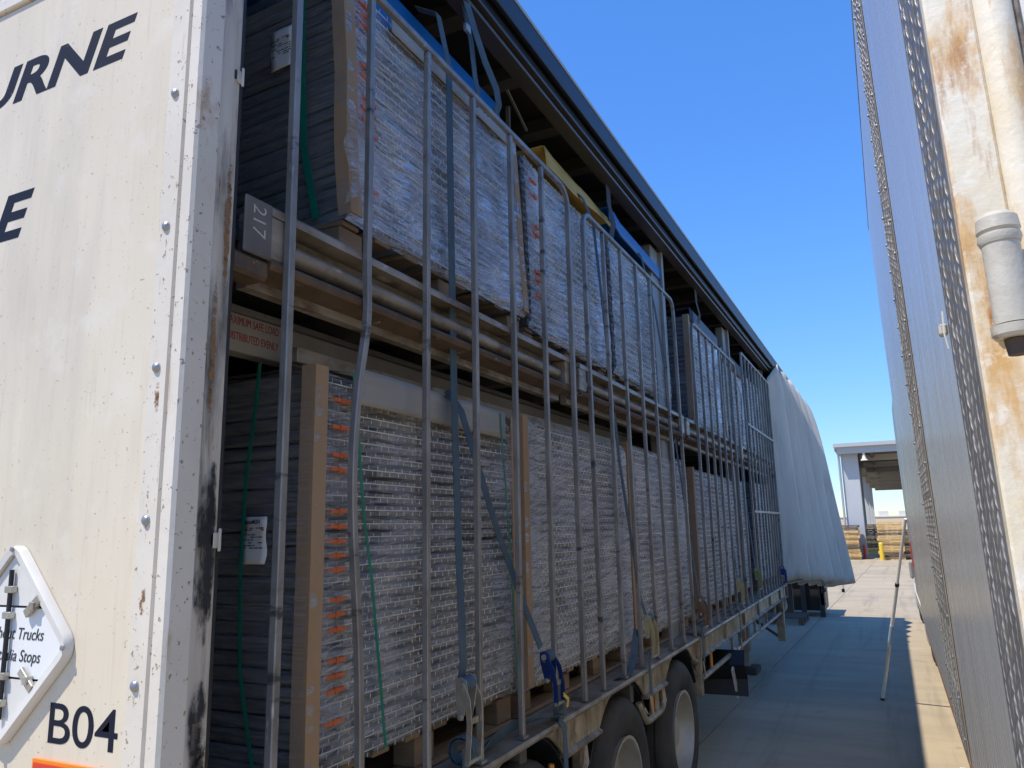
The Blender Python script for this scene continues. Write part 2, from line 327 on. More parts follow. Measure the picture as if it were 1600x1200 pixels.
M['canopy_in'] = mat('canopy_soffit', (.13,.12,.11), .7, c2=(.10,.095,.085), nscale=.5)
M['purlin'] = mat('purlin', (.36,.34,.31), .6)
M['beige'] = mat('beige_wall', (.62,.50,.36), .8)
M['bollard'] = mat('yellow_bollard_paint', (.72,.48,.03), .45)
M['redpaint'] = mat('red_marker_paint', (.55,.06,.06), .5)
M['reflect_red'] = mat('red_reflector', (.62,.035,.015), .3); M['reflect_or'] = mat('orange_reflector_edge', (.75,.22,.01), .3)
M['pin'] = mat('orange_rope_pin', (.70,.27,.05), .45)
M['screw'] = mat('zinc_bolt', (.33,.33,.34), .4, .8)

def stain_mat(name, col, thr, scale=40, stretch=(1,1,.35)):
    m = mat(name, col, .85, layers=[dict(col=tuple(c*.4 for c in col), scale=scale*.7, lo=.5, hi=.65)])
    t = m.node_tree; N = t.nodes; L = t.links; p = N['Principled BSDF']
    tc = N.new('ShaderNodeTexCoord'); mp = N.new('ShaderNodeMapping'); mp.inputs['Scale'].default_value = stretch; L.new(tc.outputs['Object'], mp.inputs[0])
    n = N.new('ShaderNodeTexNoise'); n.inputs['Scale'].default_value = scale; n.inputs['Detail'].default_value = 8; n.inputs['Roughness'].default_value = .7; L.new(mp.outputs[0], n.inputs[0])
    g = N.new('ShaderNodeVertexColor'); g.layer_name = 'mask'
    ad = N.new('ShaderNodeMath'); ad.operation = 'ADD'; L.new(n.outputs['Fac'], ad.inputs[0]); L.new(g.outputs['Color'], ad.inputs[1])
    mr = N.new('ShaderNodeMapRange'); mr.inputs[1].default_value = thr; mr.inputs[2].default_value = thr+.16; L.new(ad.outputs[0], mr.inputs[0]); L.new(mr.outputs[0], p.inputs['Alpha'])
    return m
M['stain_rust'] = stain_mat('rust_run', (.40,.22,.08), 1.0)
M['stain_dark'] = stain_mat('grease_smudge', (.025,.024,.022), 1.02, 16, (1,2.2,.7))
M['stain_flake'] = stain_mat('flaked_rust', (.26,.13,.05), 1.0, 70, (1,1,.8))
def stain(name, m, fn, parent, nu=8, nv=16, mask=None):
    o = MB().grid(fn, nu, nv).build(name, m, parent, smooth=180)
    at_ = o.data.color_attributes.new('mask', 'FLOAT_COLOR', 'POINT')
    for i in range(nu+1):
        for j in range(nv+1):
            u, v = i/nu*2-1, j/nv*2-1; q = mask(u, v) if mask else max(0, 1-(u*u+v*v))**.6*.62
            at_.data[i*(nv+1)+j].color = (q, q, q, 1)
    return o

# ------------------------------------------------------------------ the ground
g = MB(); g.add([(-600,-600,GZ-.012),(600,-600,GZ-.012),(600,900,GZ-.012),(-600,900,GZ-.012)], [(0,1,2,3)])
ground = g.build('ground', M['joint'], None, smooth=0); tag(ground, kind='structure')
ang = -0.0245
def slab_pt(u, v): return (-1.96 + u*math.cos(ang) - v*math.sin(ang), u*math.sin(ang) + v*math.cos(ang))
su = [-34.5,-24.5,-14.5,-9.5,-4.75,0,4.75,9.5,14.5,24.5,34.5]; sv = [-12,-5,3.2,19.4,33,48,66,90,130,200]
for i in range(len(su)-1):
    for j in range(len(sv)-1):
        a = .006
        q = [slab_pt(su[i]+a, sv[j]+a), slab_pt(su[i+1]-a, sv[j]+a), slab_pt(su[i+1]-a, sv[j+1]-a), slab_pt(su[i]+a, sv[j+1]-a)]
        b = MB(); b.prism(q, 'z', GZ-.05, GZ + random.uniform(-.001,.001)); b.build('concrete_slab', M['concrete'], ground, smooth=0)

# ------------------------------------------------------------------ the loaded trailer
T = thing('curtain_sider_trailer', (-2.75, 1.29, GZ), 'long white curtain-side trailer with its side open, loaded on two decks', 'trailer')
XS = -1.5; YE = 16.2
d = MB(); d.box(-4.0,1.292,.62,-1.634,1.335,3.396); door = d.build('rear_door', M['door'], T, bevel=.002)
d = MB(); d.box(-4.0,1.280,3.40,-1.634,1.34,4.28); d.build('door_header', M['post'], T, bevel=.004)
lettering('MELBOURNE', .124, door, M['navy'], x1=-1.795, z=3.053, y=1.2914, shear=.26, bold=.03, wfac=1.56)
lettering('E', .138, door, M['navy'], x1=-2.196, z=2.590, y=1.2914, shear=.28, bold=.03, wfac=1.42)
lettering('B04', .094, door, M['navy'], x0=-1.912, z=1.209, y=1.2914, shear=0, bold=.004, wfac=1.27)
# right corner post: rear-facing strip with ridges, side face
pz0, pz1 = .62, 4.36
post = MB().prism([(-1.634,1.29),(-1.632,1.283),(-1.585,1.283),(-1.58,1.276),(-1.562,1.276),(-1.558,1.283),(-1.545,1.283),(-1.54,1.270),(-1.508,1.270),(-1.5,1.278),
                   (-1.5,1.34),(-1.634,1.34)], 'z', pz0, pz1).build('corner_post', M['post'], T, smooth=20)
ps = MB().prism([(-1.634,1.341),(-1.502,1.341),(-1.502,1.345),(-1.5065,1.365),(-1.502,1.385),(-1.502,1.405),(-1.634,1.405)], 'z', pz0, pz1).build('post_return', M['post_side'], T, smooth=30)
MB().box(-1.64,1.406,pz0,-1.504,1.418,pz1).build('door_seal', M['rubber'], T)
for z in (4.0-.0, 3.62, 3.24, 2.863, 2.486, 2.113, 1.738, 1.361, .985):
    b = MB(); b.lathe([(0,.0005),(0,.0135),(-.004,.0125),(-.008,.008),(-.0095,.0005)], (-1.604,1.283,z), 'y', 14); b.build('bolt', M['screw'], post)
for z, dy in ((2.95,0), (1.69,.0)):                    # torn latch brackets on the post's edge
    k = MB().box(-1.5015,1.392,z-.022,-1.496,1.416,z+.016).box(-1.4965,1.404,z-.03,-1.490,1.412,z+.026); k.build('latch_bracket', M['post_side'], T, bevel=.002); MB().box(-1.5012,1.386,z-.014,-1.4985,1.3915,z+.012).build('latch_hole', M['black'], T)
def run(u, v): return max(0, 1-abs(u))**.7 * (.30+.36*(v+1)/2) * min(1, 3*(1-abs(v)))
for zz0, zz1, xx, k in ((2.33,2.475,-1.600,'rust_run'),(2.875,2.93,-1.598,'rust_run'),(1.98,2.10,-1.596,'flaked'),(1.30,1.345,-1.605,'rust_run'),(1.50,1.60,-1.598,'flaked'),(1.62,1.75,-1.602,'rust_run')):
    stain('rust_stain', M['stain_rust' if k == 'rust_run' else 'stain_flake'], lambda u, v: (xx-.016+.032*u, 1.2824, zz0+(zz1-zz0)*v), post, mask=run if k == 'rust_run' else None)
for zz0, zz1, xx in ((2.0,2.16,-1.548),(1.03,1.13,-1.552),(1.22,1.36,-1.550),(2.7,2.8,-1.549)):
    stain('rust_stain', M['stain_flake'], lambda u, v: (xx-.010+.020*u, 1.2694 if xx > -1.54 else 1.2824, zz0+(zz1-zz0)*v), post)
for (a, b, y0, y1, sm) in ((1.36,1.98,1.335,1.410,'stain_dark'),(1.05,1.42,1.34,1.405,'stain_dark'),(2.25,2.75,1.375,1.398,'stain_flake'),(1.9,2.4,1.35,1.37,'stain_flake'),(.90,1.27,1.35,1.42,'stain_flake')):
    stain('grime_stain', M[sm], lambda u, v: (-1.4985, y0+(y1-y0)*u, a+(b-a)*v), ps, mask=(lambda u, v: max(0, 1-(u*u*.7+v*v))**.5*.72))
# dangerous-goods placard holder
c0 = Vector((-2.088, 1.436)); hd = .268
def diamond(r, c=c0, rr=.05, n=5):
    pts = []
    for k in range(4):
        a = k*math.pi/2; ctr = c + Vector((math.cos(a), math.sin(a)))*(r - rr*math.sqrt(2))
        for q in range(n+1):
            t = a - math.pi/4 + math.pi/2*q/n; pts.append((ctr.x + rr*math.cos(t), ctr.y + rr*math.sin(t)))
    return pts
def ring(outer, inner, y0, y1, y2):
    m = MB(); n = len(outer)
    mid = [((a[0]*.72+b[0]*.28), (a[1]*.72+b[1]*.28)) for a, b in zip(outer, inner)]
    rows = [[(p[0],y1,p[1]) for p in outer], [(p[0],(y0+y1)/2,p[1]) for p in outer], [(p[0],y0,p[1]) for p in mid], [(p[0],y0+.002,p[1]) for p in inner], [(p[0],y1,p[1]) for p in inner]]
    vs = sum(rows, []); fs = []
    for r in range(4):
        for i in range(n): fs.append((r*n+i, r*n+(i+1)%n, (r+1)*n+(i+1)%n, (r+1)*n+i))
    m.add(vs, fs); return m
pl = ring(diamond(hd), diamond(hd-.036, rr=.02), 1.268, 1.2905, 0).build('placard_holder', M['white'], T, smooth=60)
pi = diamond(hd-.040, rr=.012)
zc = c0.y
def clip_diamond(z0, z1, r):
    pts = []
    zs = sorted({z0, z1, zc} if z0 < zc < z1 else {z0, z1})
    for z in zs: pts.append((c0.x + max(r-abs(z-zc), .002), z))
    for z in reversed(zs): pts.append((c0.x - max(r-abs(z-zc), .002), z))
    return pts
rI = hd - .042
MB().prism(pi, 'y', 1.2885, 1.2905).build('backing', M['black'], pl, smooth=0)
MB().prism(clip_diamond(zc-.082, zc+.088, rI), 'y', 1.281, 1.287).build('panel', M['paper'], pl, smooth=0)
MB().prism(clip_diamond(zc+.094, zc+rI-.004, rI), 'y', 1.281, 1.287).build('panel', M['white'], pl, smooth=0)
MB().prism(clip_diamond(zc-rI+.004, zc-.088, rI), 'y', 1.281, 1.287).build('panel', M['white'], pl, smooth=0)
MB().tube([(c0.x+.005,1.272,zc-.185),(c0.x+.004,1.272,zc),(c0.x,1.272,zc+.185)], .006, 8).build('rod', M['black'], pl)
for z in (.135,.07,-.08,-.145): MB().box(c0.x-.014,1.2645,zc+z-.009,c0.x+.018,1.281,zc+z+.009).build('clip', M['ratchet'], pl, bevel=.002)
for z, s in ((.096,1), (-.084,-1)):
    x = c0.x + .105
    l = MB(); l.bar((x-.03,1.272,zc+z-.022*s),(x+.022,1.272,zc+z+.020*s), .022, .010, up=(0,-1,0) if False else (-.6,0,.7)); l.box(x-.008,1.262,zc+z-.010,x+.010,1.281,zc+z+.010); l.build('latch', M['ratchet'], pl, bevel=.0015)
for (dx, dz) in ((hd-.03,0), (0,hd-.03), (0,-hd+.03)):
    MB().lathe([(0,.0005),(0,.007),(-.004,.006),(-.005,.0005)], (c0.x+dx,1.2675,zc+dz), 'y', 10).build('screw', M['screw'], pl)
lettering('Without Trucks', .029, pl, M['ink'], x1=c0.x+.142, z=zc+.011, y=1.2802, shear=.24, wfac=.92)
lettering('Australia Stops', .029, pl, M['ink'], x1=c0.x+.136, z=zc-.043, y=1.2802, shear=.24, wfac=.92)
rf = MB().box(-1.952,1.284,1.01,-1.66,1.2915,1.170).build('reflector', M['reflect_or'], door)
MB().box(-1.944,1.281,1.018,-1.668,1.2835,1.162).build('reflector', M['reflect_red'], door)
# roof
MB().prism([(-1.515,4.27),(-1.49,4.27),(-1.488,4.40),(-1.515,4.40)], 'y', 1.30, YE).build('roof_fascia', M['roof_navy'], T, bevel=.004)
MB().prism([(-1.53,4.402),(-1.485,4.402),(-1.480,4.415),(-1.53,4.425)], 'y', 1.30, YE).build('roof_trim', M['roof_trim'], T)
MB().prism([(-1.60,4.10),(-1.515,4.10),(-1.512,4.115),(-1.555,4.118),(-1.555,4.165),(-1.510,4.168),(-1.510,4.185),(-1.60,4.185)], 'y', 1.42, YE).build('roof_channel', M['roof_chan'], T)
MB().box(-1.60,1.42,4.187,-1.535,YE,4.268).build('curtain_track', M['black'], T)
MB().box(-4.0,1.29,4.36,-1.532,YE,4.40).build('roof_sheet', M['roof_in'], T)
y = 1.75
while y < YE-.2:
    MB().prism([(y,4.26),(y+.11,4.26),(y+.10,4.355),(y+.01,4.355)], 'x', -3.98, -1.603).build('roof_bow', M['bow'], T); y += .62
MB().box(-4.02,1.34,.82,-4.0,YE,4.355).build('far_curtain', M['curtain_dirty'], T)
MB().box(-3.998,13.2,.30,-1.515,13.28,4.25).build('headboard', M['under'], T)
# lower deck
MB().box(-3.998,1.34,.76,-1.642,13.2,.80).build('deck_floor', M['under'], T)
bw = .295
for i in range(40):
    y0 = 1.345 + i*bw
    MB().box(-3.99,y0,.802,-1.642,y0+bw-.006,.820+random.uniform(-.0015,.0015)).build('floor_board', M['ply'], T, smooth=0)
def side_rail(y0, y1, arches, name='side_rail'):
    top = []; pts = [(y0,.64)]
    for cy, r, cz in arches:
        n = 14; a0 = math.asin(max(min((.64-cz)/r, 1), -1))
        for k in range(n+1):
            a = math.pi - a0 - (math.pi-2*a0)*k/n; pts.append((cy+r*math.cos(a), min(cz+r*math.sin(a), .775)))
    pts += [(y1,.64),(y1,.79),(y0,.79)]
    m = MB().prism(pts, 'x', -1.512, -1.50)
    rl = m.build(name, M['deckrail'], T, smooth=20)
    MB().prism([(-1.640,.790),(-1.472,.790),(-1.466,.803),(-1.472,.818),(-1.640,.822)], 'y', y0, y1).build('rail_cap', M['alu'], rl)
    segs = []; ys = y0
    for cy, r, cz in arches:
        h = r*math.cos(math.asin((.64-cz)/r)); segs.append((ys, cy-h)); ys = cy+h
    segs.append((ys, y1))
    for a, b in segs:
        if b-a > .05: MB().prism([(-1.56,.628),(-1.482,.628),(-1.478,.642),(-1.4995,.655),(-1.56,.642)], 'y', a, b).build('rail_flange', M['deckrail'], rl)
    return rl
side_rail(1.42, 6.42, [(3.15,.60,.22),(4.5,.60,.22),(5.85,.60,.22)])
side_rail(6.56, 12.22, [])
for y0 in (6.62, 7.55, 8.55, 9.55, 10.55, 11.5):
    MB().prism([(y0,.66),(y0+.03,.66),(y0+.03,.78),(y0,.78)], 'x', -1.499, -1.474).build('stiffener', M['deckrail'], T)
# posts between rails, buckle rail pipes
def pipe(y0, y1, z=.49, x=-1.50, bend=True):
    p = [(x,y0,z),(x,y1,z)]
    if bend: p = [(x-.02,y0-.10,z+.13),(x,y0-.07,z+.05),(x,y0-.02,z+.008),(x,y0+.04,z),(x,y1-.04,z),(x,y1+.02,z+.008),(x,y1+.07,z+.05),(x-.02,y1+.10,z+.13)]
    MB().tube(p, .022, 8).build('buckle_rail', M['deckrail'], T)
pipe(1.55, 3.78); pipe(4.95, 5.28); pipe(6.5, 12.1, .475)
for yy in (3.45, 5.1, 6.95): MB().tube([(-1.51,yy,.47),(-1.51,yy,.635)], .014, 8).build('rope_pin', M['pin'], T)
for yy in (6.45, 7.9, 8.6, 9.3, 10.2, 11.0, 11.6, 12.12): MB().box(-1.515,yy-.014,.46,-1.49,yy+.014,.64).build('rail_bracket', M['deckrail'], T)
for yy in (3.85, 5.22): MB().box(-1.56,yy-.04,.46,-1.50,yy+.04,.625).build('rail_bracket', M['deckrail'], T, bevel=.01)
MB().box(-1.56,6.40,.36,-1.475,6.47,.79).build('rail_post', M['deckrail'], T, bevel=.006)
# running gear
for xc in (-2.05,-3.2): MB().box(xc-.05,2.2,.32,xc+.05,12.0,.755).build('chassis_beam', M['chassis'], T)
for i in range(14): MB().box(-3.95,1.6+i*.78,.64,-1.53,1.67+i*.78,.755).build('crossmember', M['under'], T)
tyre_prof = [(-.30,.28),(-.02,.285),(0,.33),(.012,.40),(.002,.455),(-.018,.482),(-.04,.497),(-.075,.50),(-.076,.488),(-.088,.488),(-.089,.50),(-.13,.503),(-.131,.490),(-.145,.490),(-.146,.503),
             (-.19,.503),(-.191,.490),(-.205,.490),(-.206,.50),(-.25,.50),(-.29,.49),(-.315,.45),(-.32,.38)]
ty_m = MB().lathe(tyre_prof, (0,0,0), 'x', 44).mesh('tyre', M['tyre'], smooth=30)
rim_m = MB().lathe([(-.01,.285),(.006,.292),(.006,.275),(-.03,.268),(-.07,.262),(-.12,.245),(-.15,.20),(-.135,.14),(-.12,.125),(-.11,.11),(-.06,.10),(-.05,.001),(-.17,.001),(-.18,.26),(-.05,.285)], (0,0,0), 'x', 40).mesh('rim', M['rim'], smooth=30)
def wheel(x, y, parent, z=GZ+.497, off=Vector((0,0,0)), flip=False):
    e = inst(ty_m, 'wheel', parent, Vector((x,y,z))-off, (0,0,math.pi if flip else 0))
    e.rotation_euler.x = random.uniform(0, 3)
    if flip: e.rotation_euler = (0,0,math.pi)
    r = inst(rim_m, 'rim', e)
    for k in range(8):
        a = k*math.pi/4; inst(nut_m, 'wheel_nut', e, (-.118, .165*math.cos(a), .165*math.sin(a)))
    return e
nut_m = MB().lathe([(0,.001),(0,.016),(.022,.014),(.026,.001)], (0,0,0), 'x', 6).mesh('wheel_nut', M['screw'], smooth=0)
for yy in (3.15, 4.5, 5.85):
    wheel(-1.50, yy, T, off=ORG[T.name]); wheel(-4.0, yy, T, off=ORG[T.name], flip=True)
    MB().tube([(-3.8,yy,GZ+.497),(-1.7,yy,GZ+.497)], .07, 12).build('axle', M['chassis'], T)
    MB().lathe([(-.30,.60),(0,.60),(0,.585),(-.30,.585)], (-1.52,yy,.22), 'x', 16, a0=R(25), a1=R(155)).build('mudguard', M['black'], T)
m = MB()
m.ribbon([(-1.62,7.75,.52),(-1.60,7.60,.40),(-1.60,7.72,.26),(-1.60,7.70,.12)], (1,.15,0), .5, .012); m.build('mud_flap', M['black'], T)
m = MB(); m.ribbon([(-1.46,7.82,.52),(-1.46,7.62,.36),(-1.46,7.78,.10)], (0,1,.1), .05, .02); m.ribbon([(-1.44,7.9,.53),(-1.43,7.86,.3),(-1.44,7.82,.14)], (0,1,.1), .06, .012); m.build('flap_edge', M['white'], T)
MB().box(-2.4,6.75,.26,-1.95,7.3,.58).build('tool_box', M['black'], T, bevel=.02)
for xx in (-1.96,-3.4):
    lg = MB().box(xx-.075,11.13,.0,xx+.075,11.27,.74).box(xx-.055,11.15,-.2,xx+.055,11.25,0).build('landing_leg', M['steel_grey'], T, bevel=.006)
    MB().prism([(11.02,-.2),(11.38,-.2),(11.42,GZ+.03),(11.42,GZ+.001),(10.98,GZ+.001),(10.98,GZ+.03)], 'x', xx-.16, xx+.16).build('foot', M['chassis'], lg)
MB().bar((-1.9,11.3,.45),(-1.6,11.95,.10), .03, .03).build('leg_brace', M['chassis'], T)
MB().box(-1.56,11.52,.10,-1.46,11.62,.64).build('drop_post', M['deckrail'], T, bevel=.004)
# side posts
for ya, yb in ((6.16,6.46), (9.35,9.6), (12.3,12.5)):
    MB().box(-1.72,ya,.82,-1.63,yb,4.10).build('side_post', M['steel_grey'], T, bevel=.006)
    MB().box(-1.629,yb-.06,.82,-1.60,yb,4.10).build('post_flange', M['steel_grey'], T)
# upper deck
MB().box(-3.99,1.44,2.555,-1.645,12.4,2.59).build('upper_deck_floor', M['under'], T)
for a, b in ((1.56,3.90),(4.02,6.52),(6.62,9.3),(9.4,12.2)):
    er = MB().prism([(-1.64,2.40),(-1.60,2.40),(-1.60,2.605),(-1.64,2.605)], 'y', a, b).build('edge_beam', M['alu'], T)
    MB().prism([(-1.64,2.607),(-1.520,2.607),(-1.512,2.600),(-1.512,2.622),(-1.520,2.632),(-1.64,2.632)], 'y', a, b).build('edge_lip', M['alu'], er)
    MB().tube([(-1.570,a+.12,2.535),(-1.570,b-.10,2.535)], .030, 14).build('roller_tube', M['alu'], er)
    MB().prism([(-1.599,2.445),(-1.515,2.470),(-1.507,2.455),(-1.515,2.440),(-1.599,2.428)], 'y', a, b).build('bottom_flange', M['rust'], er)
    MB().box(-1.598,a,2.472,-1.516,a+.11,2.604).build('end_block', M['alu'], er, bevel=.005)
    MB().box(-1.598,b-.09,2.472,-1.516,b,2.604).build('end_block', M['alu'], er, bevel=.005)
    MB().lathe([(0,.001),(0,.028),(.02,.028),(.02,.001)], (-1.553,a+.10,2.545), 'y', 14).build('tube_end', M['black'], er)
tp = MB().box(-1.512,1.45,2.46,-1.502,1.555,2.625).build('tag_plate', M['tagplate'], T, bevel=.004)
lettering('217', .050, tp, M['chalk'], x0=-2.605, z=1.478, y=-1.5012, face='+x down', wfac=.9, bold=-.012, name='chalk_number')
MB().box(-1.60,1.42,2.40,-1.512,1.56,2.46).build('deck_bracket', M['rust'], T, bevel=.01)
for i, yy in enumerate((2.35,2.95,3.55,4.15,4.75,5.35,5.95,6.9,7.6,8.3,9.0,9.7,10.4,11.1,11.8)):
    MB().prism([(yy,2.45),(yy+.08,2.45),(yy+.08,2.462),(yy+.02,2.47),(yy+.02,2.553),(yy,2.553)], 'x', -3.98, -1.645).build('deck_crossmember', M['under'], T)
lb = MB().box(-1.97,1.45,2.30,-1.90,6.2,2.43).build('load_beam', M['plate'], T, bevel=.003)
MB().box(-1.99,1.45,2.432,-1.885,6.2,2.452).build('beam_flange', M['steel_grey'], lb)
lettering('MAXIMUM SAFE LOAD', .028, lb, M['red'], x1=2.015, z=2.392, y=-1.8992, face='+x', wfac=.62)
lettering('DISTRIBUTED EVENLY', .028, lb, M['red'], x1=2.015, z=2.338, y=-1.8992, face='+x', wfac=.60)
MB().box(-1.79,1.95,2.27,-1.75,6.2,2.325).build('support_rail', M['alu'], T, bevel=.003)
# side curtain pulled forward into pleats
def cur(u, v):
    y = 12.45 + 3.7*u
    w = u*5.0+.2; fr = w - math.floor(w); saw = (fr/.72 if fr < .72 else (1-fr)/.28)*2 - 1      # soft, one-sided pleats
    saw = saw*(1.15-.15*saw*saw)
    zt = 4.235 - .26*max(0, .10-u)/.10 - .10*u*u
    zb = .86 - .33*u + .05*saw + .03*noise.noise(Vector((u*31, 1, 1)))
    xt = -1.49 + .06*u + .10*saw
    xb = .05 + .28*u + .19*saw*(.55+.45*u)
    x = xt + .20*u*(1-math.exp(-v/.06)) + xb*v
    yy = y - .16*u*v - .10*saw
    nn = noise.noise(Vector((u*7, v*2.3, 2.0)))*.022 + noise.noise(Vector((u*22, v*1.6, 5.0)))*.012
    return (x+nn, yy, zt + (zb-zt)*v)
cm = MB().grid(cur, 150, 30)
cc = cm.build('side_curtain', M['curtain'], T, smooth=80)
so_ = cc.modifiers.new('thick', 'SOLIDIFY'); so_.thickness = .004; so_.offset = 0
for u in (.45,.62,.78,.93):
    x, yy, z = cur(u, 1.0)
    b = MB(); b.ribbon([(x,yy,z+.30),(x+.01,yy,z-.02),(x+.01,yy,z-.07)], (0,1,0), .045, .006); b.build('curtain_strap', M['web_dark'], cc)
    MB().box(x-.02,yy-.035,z-.13,x+.03,yy+.035,z-.07).build('buckle', M['black'], cc, bevel=.005)
fl = MB().grid(lambda u, v: (-1.43+.06*math.sin(u*7)+.10*u, 12.6+.75*u, 1.18-.34*v+.02*math.sin(u*9)), 12, 6).build('curtain_skirt', M['curtain_dirty'], T, smooth=80)
fl.modifiers.new('thick', 'SOLIDIFY').thickness = .01
MB().box(-1.56,12.28,.60,-1.48,12.42,1.02).build('latch_box', M['rust'], T, bevel=.01)

# ------------------------------------------------------------------ pallets
def make_pallet(L, W, name, mt, label, cat, group, H=.14):
    o = local(name, (0,0,0), label, cat, group)
    bm_ = MB().box(-W,0,0,-W+.001,.001,.001)
    bd = MB().box(-W,0,0,0,.095,.018).mesh('board', mt, bevel=.002)
    n = max(5, int(L/.17))
    for i in range(n): inst(bd, 'board', o, (0,i*(L-.095)/(n-1),H-.018), (0,0,random.uniform(-.004,.004)))
    bb = MB().box(-.1,0,0,0,L,.018).mesh('board', mt, bevel=.002)
    for x in (0,-W/2+.05,-W+.1): inst(bb, 'bottom_board', o, (x,0,0))
    bk = MB().box(-.1,0,.019,0,.13,H-.02).mesh('block', mt, bevel=.004)
    for x in (-.01,-W/2+.05,-W+.11):
        for yy in ([0, L/2-.065, L-.13] if L < 1.55 else [0, L*.33-.04, L*.66-.07, L-.13]): inst(bk, 'block', o, (x,yy,0), (0,0,random.uniform(-.03,.03)))
    return o

# ------------------------------------------------------------------ shrink-wrapped packs of wire mesh panels
PIT = .046
def panel_mesh(L, seed, dark_cols):
    rnd = random.Random(seed); m = MB(); W = 2.25
    # core segments with dark gaps between the cross wires
    ys = [0.01] + sorted(dark_cols) + [L-.01]
    segs = []; p = .012
    for c in sorted(dark_cols): segs.append((p, c-.05-.015*rnd.random())); p = c+.05+.015*rnd.random()
    segs.append((p, L-.012))
    for a, b in segs:
        if b-a > .03: m.box(-.30,a,.003,-.016,b,.034, 1)
    m.box(-W,.03,.004,-.32,L-.03,.036, 2)
    for ye, s in ((0.0,1),(L,-1)):                      # folded end profile
        m.prism([(ye+s*.035,.001),(ye+s*.006,.001),(ye,.010),(ye,.030),(ye+s*.006,.041),(ye+s*.035,.041)], 'x', -W, -.006, 2)
    for z, w_ in ((.020,.0017),): m.box(-.004,.004,z-w_,.0006,L-.004,z+w_, 0)
    n = int(L/.052)
    for i in range(n+1):
        for r in (0,1):
            yy = .01 + (i + .5*r)*(L-.02)/n + rnd.uniform(-.003,.003)
            if yy > L-.006 or rnd.random() < .05: continue
            z0 = .0205 if r else .001; zl = rnd.uniform(.010,.017); lx = rnd.uniform(-.004,.004)
            m.add([(.0015,yy-.0009,z0),(.0035,yy,z0),(.0015,yy+.0009,z0),(.0015,yy-.0009+lx,z0+zl),(.0035,yy+lx,z0+zl),(.0015,yy+.0009+lx,z0+zl)],
                  [(0,1,4,3),(1,2,5,4),(3,4,5)], 0)
    return m.mesh('mesh_panel', [M['wire'], M['core'], M['wire_dark']], smooth=0)
def L_protector(z0, z1, y=0, s=1, w1=.04, w2=.055, wob=0):
    m = MB(); n = 14; vs = []
    for k in range(n+1):
        z = z0+(z1-z0)*k/n; q = -s*wob*.7*abs(noise.noise(Vector((z*1.7, y, 3))))
        for (x, yy) in ((.012,y+s*w2),(.018,y+s*w2),(.018,y-s*.008),(-w1,y-s*.008),(-w1,y-s*.002),(.012,y-s*.002)): vs.append((x, yy+q, z))
    fs = [tuple(range(6)), tuple(range(6*n, 6*n+6))]
    for k in range(n):
        for j in range(6): fs.append((6*k+j, 6*k+(j+1)%6, 6*k+6+(j+1)%6, 6*k+6+j))
    m.add(vs, fs); return m
def film(L, z0, z1, seed, amp=.010, front=True, y_end=None):
    m = MB(); sd = seed*3.7
    def sidef(u, v):
        z = z0 + (z1-z0)*v; y = -.006 + (L+.012)*u
        e = min(1, 7*max(min(u, 1-u)-.02, 0))
        tuck = -.03*max(0, (abs(v-.5)-.46)/.04)
        return (.017*(1-e) - .0035*e + amp*(.9*noise.noise(Vector((y*3.2, z*2.1, sd))) + .4*noise.noise(Vector((y*9, z*7, sd)))) * e + .35*amp*noise.noise(Vector((y*4, z*24, sd))) + tuck, y, z)
    m.grid(sidef, max(30, int(L*40)), 60)
    for yy, s in ((-.012,-1),(L+.012,1)):
        if s == -1 and not front: continue
        def endf(u, v, yy=yy, s=s):
            z = z0 + (z1-z0)*v; x = .012 - 2.2*u**1.6
            return (x, yy + s*(.004+.5*amp*noise.noise(Vector((x*3, z*2.5, sd+9))) + .3*amp*noise.noise(Vector((x*3, z*22, sd)))), z)
        m.grid(endf, 18, 60, 1)
    return m
def make_pack(loc, L, H, label, seed, upper, lean=0, protect=(1,1), wobble=.0, orange=None, group='wrapped packs of mesh panels on the trailer'):
    o = local('mesh_panel_pack', loc, label, 'pack', group, rot=(0, -lean, 0))
    cols = [L*f for f in ((.10,.22,.47,.70,.90) if L < 1.6 else (.10,.30,.52,.72,.9))]
    rnd = random.Random(seed); n = int(H/PIT)
    mes = [panel_mesh(L, seed+k*50, [c+(k-2)*.013 for c in cols]) for k in range(5)]
    for i in range(n):
        me = mes[max(0, min(4, int(2.5+2.6*noise.noise(Vector((i*.16, seed*3.1, 1))))))]
        inst(me, 'mesh_panel', o, (rnd.uniform(-.006,.003), rnd.uniform(-.006,.006), i*PIT), (rnd.uniform(-.0028,.0028),0,rnd.uniform(-.0015,.0015)))
    top = n*PIT
    if protect[0]: L_protector(.01, top+.02, 0, 1, wob=wobble).build('edge_protector', M['card'], o, smooth=60)
    if protect[1]: L_protector(.01, top+.02, L, -1, .04, .05, wob=wobble).build('edge_protector', M['card'], o, smooth=60)
    f = film(L, -.01, top+.012, seed, .014 if upper else .010).build('stretch_film', [M['film_up' if upper else 'film_low' if seed == 11 else 'film_far'], M['film_end']], o, smooth=180)
    if orange:
        om = MB().box(-.012,0,0,.0035,.088,.012).box(-.012,.04,-.004,.006,.050,.016).mesh('spacer', M['orange'])
        for i in range(1, n-1):
            if rnd.random() < orange[1]: inst(om, 'spacer', o, (.010, orange[0]+rnd.uniform(-.004,.006), i*PIT+.006), (rnd.uniform(-.03,.03),0,0))
    return o, top
G1 = 'wrapped packs of mesh panels on the lower deck'; G2 = 'wrapped packs of mesh panels on the upper deck'
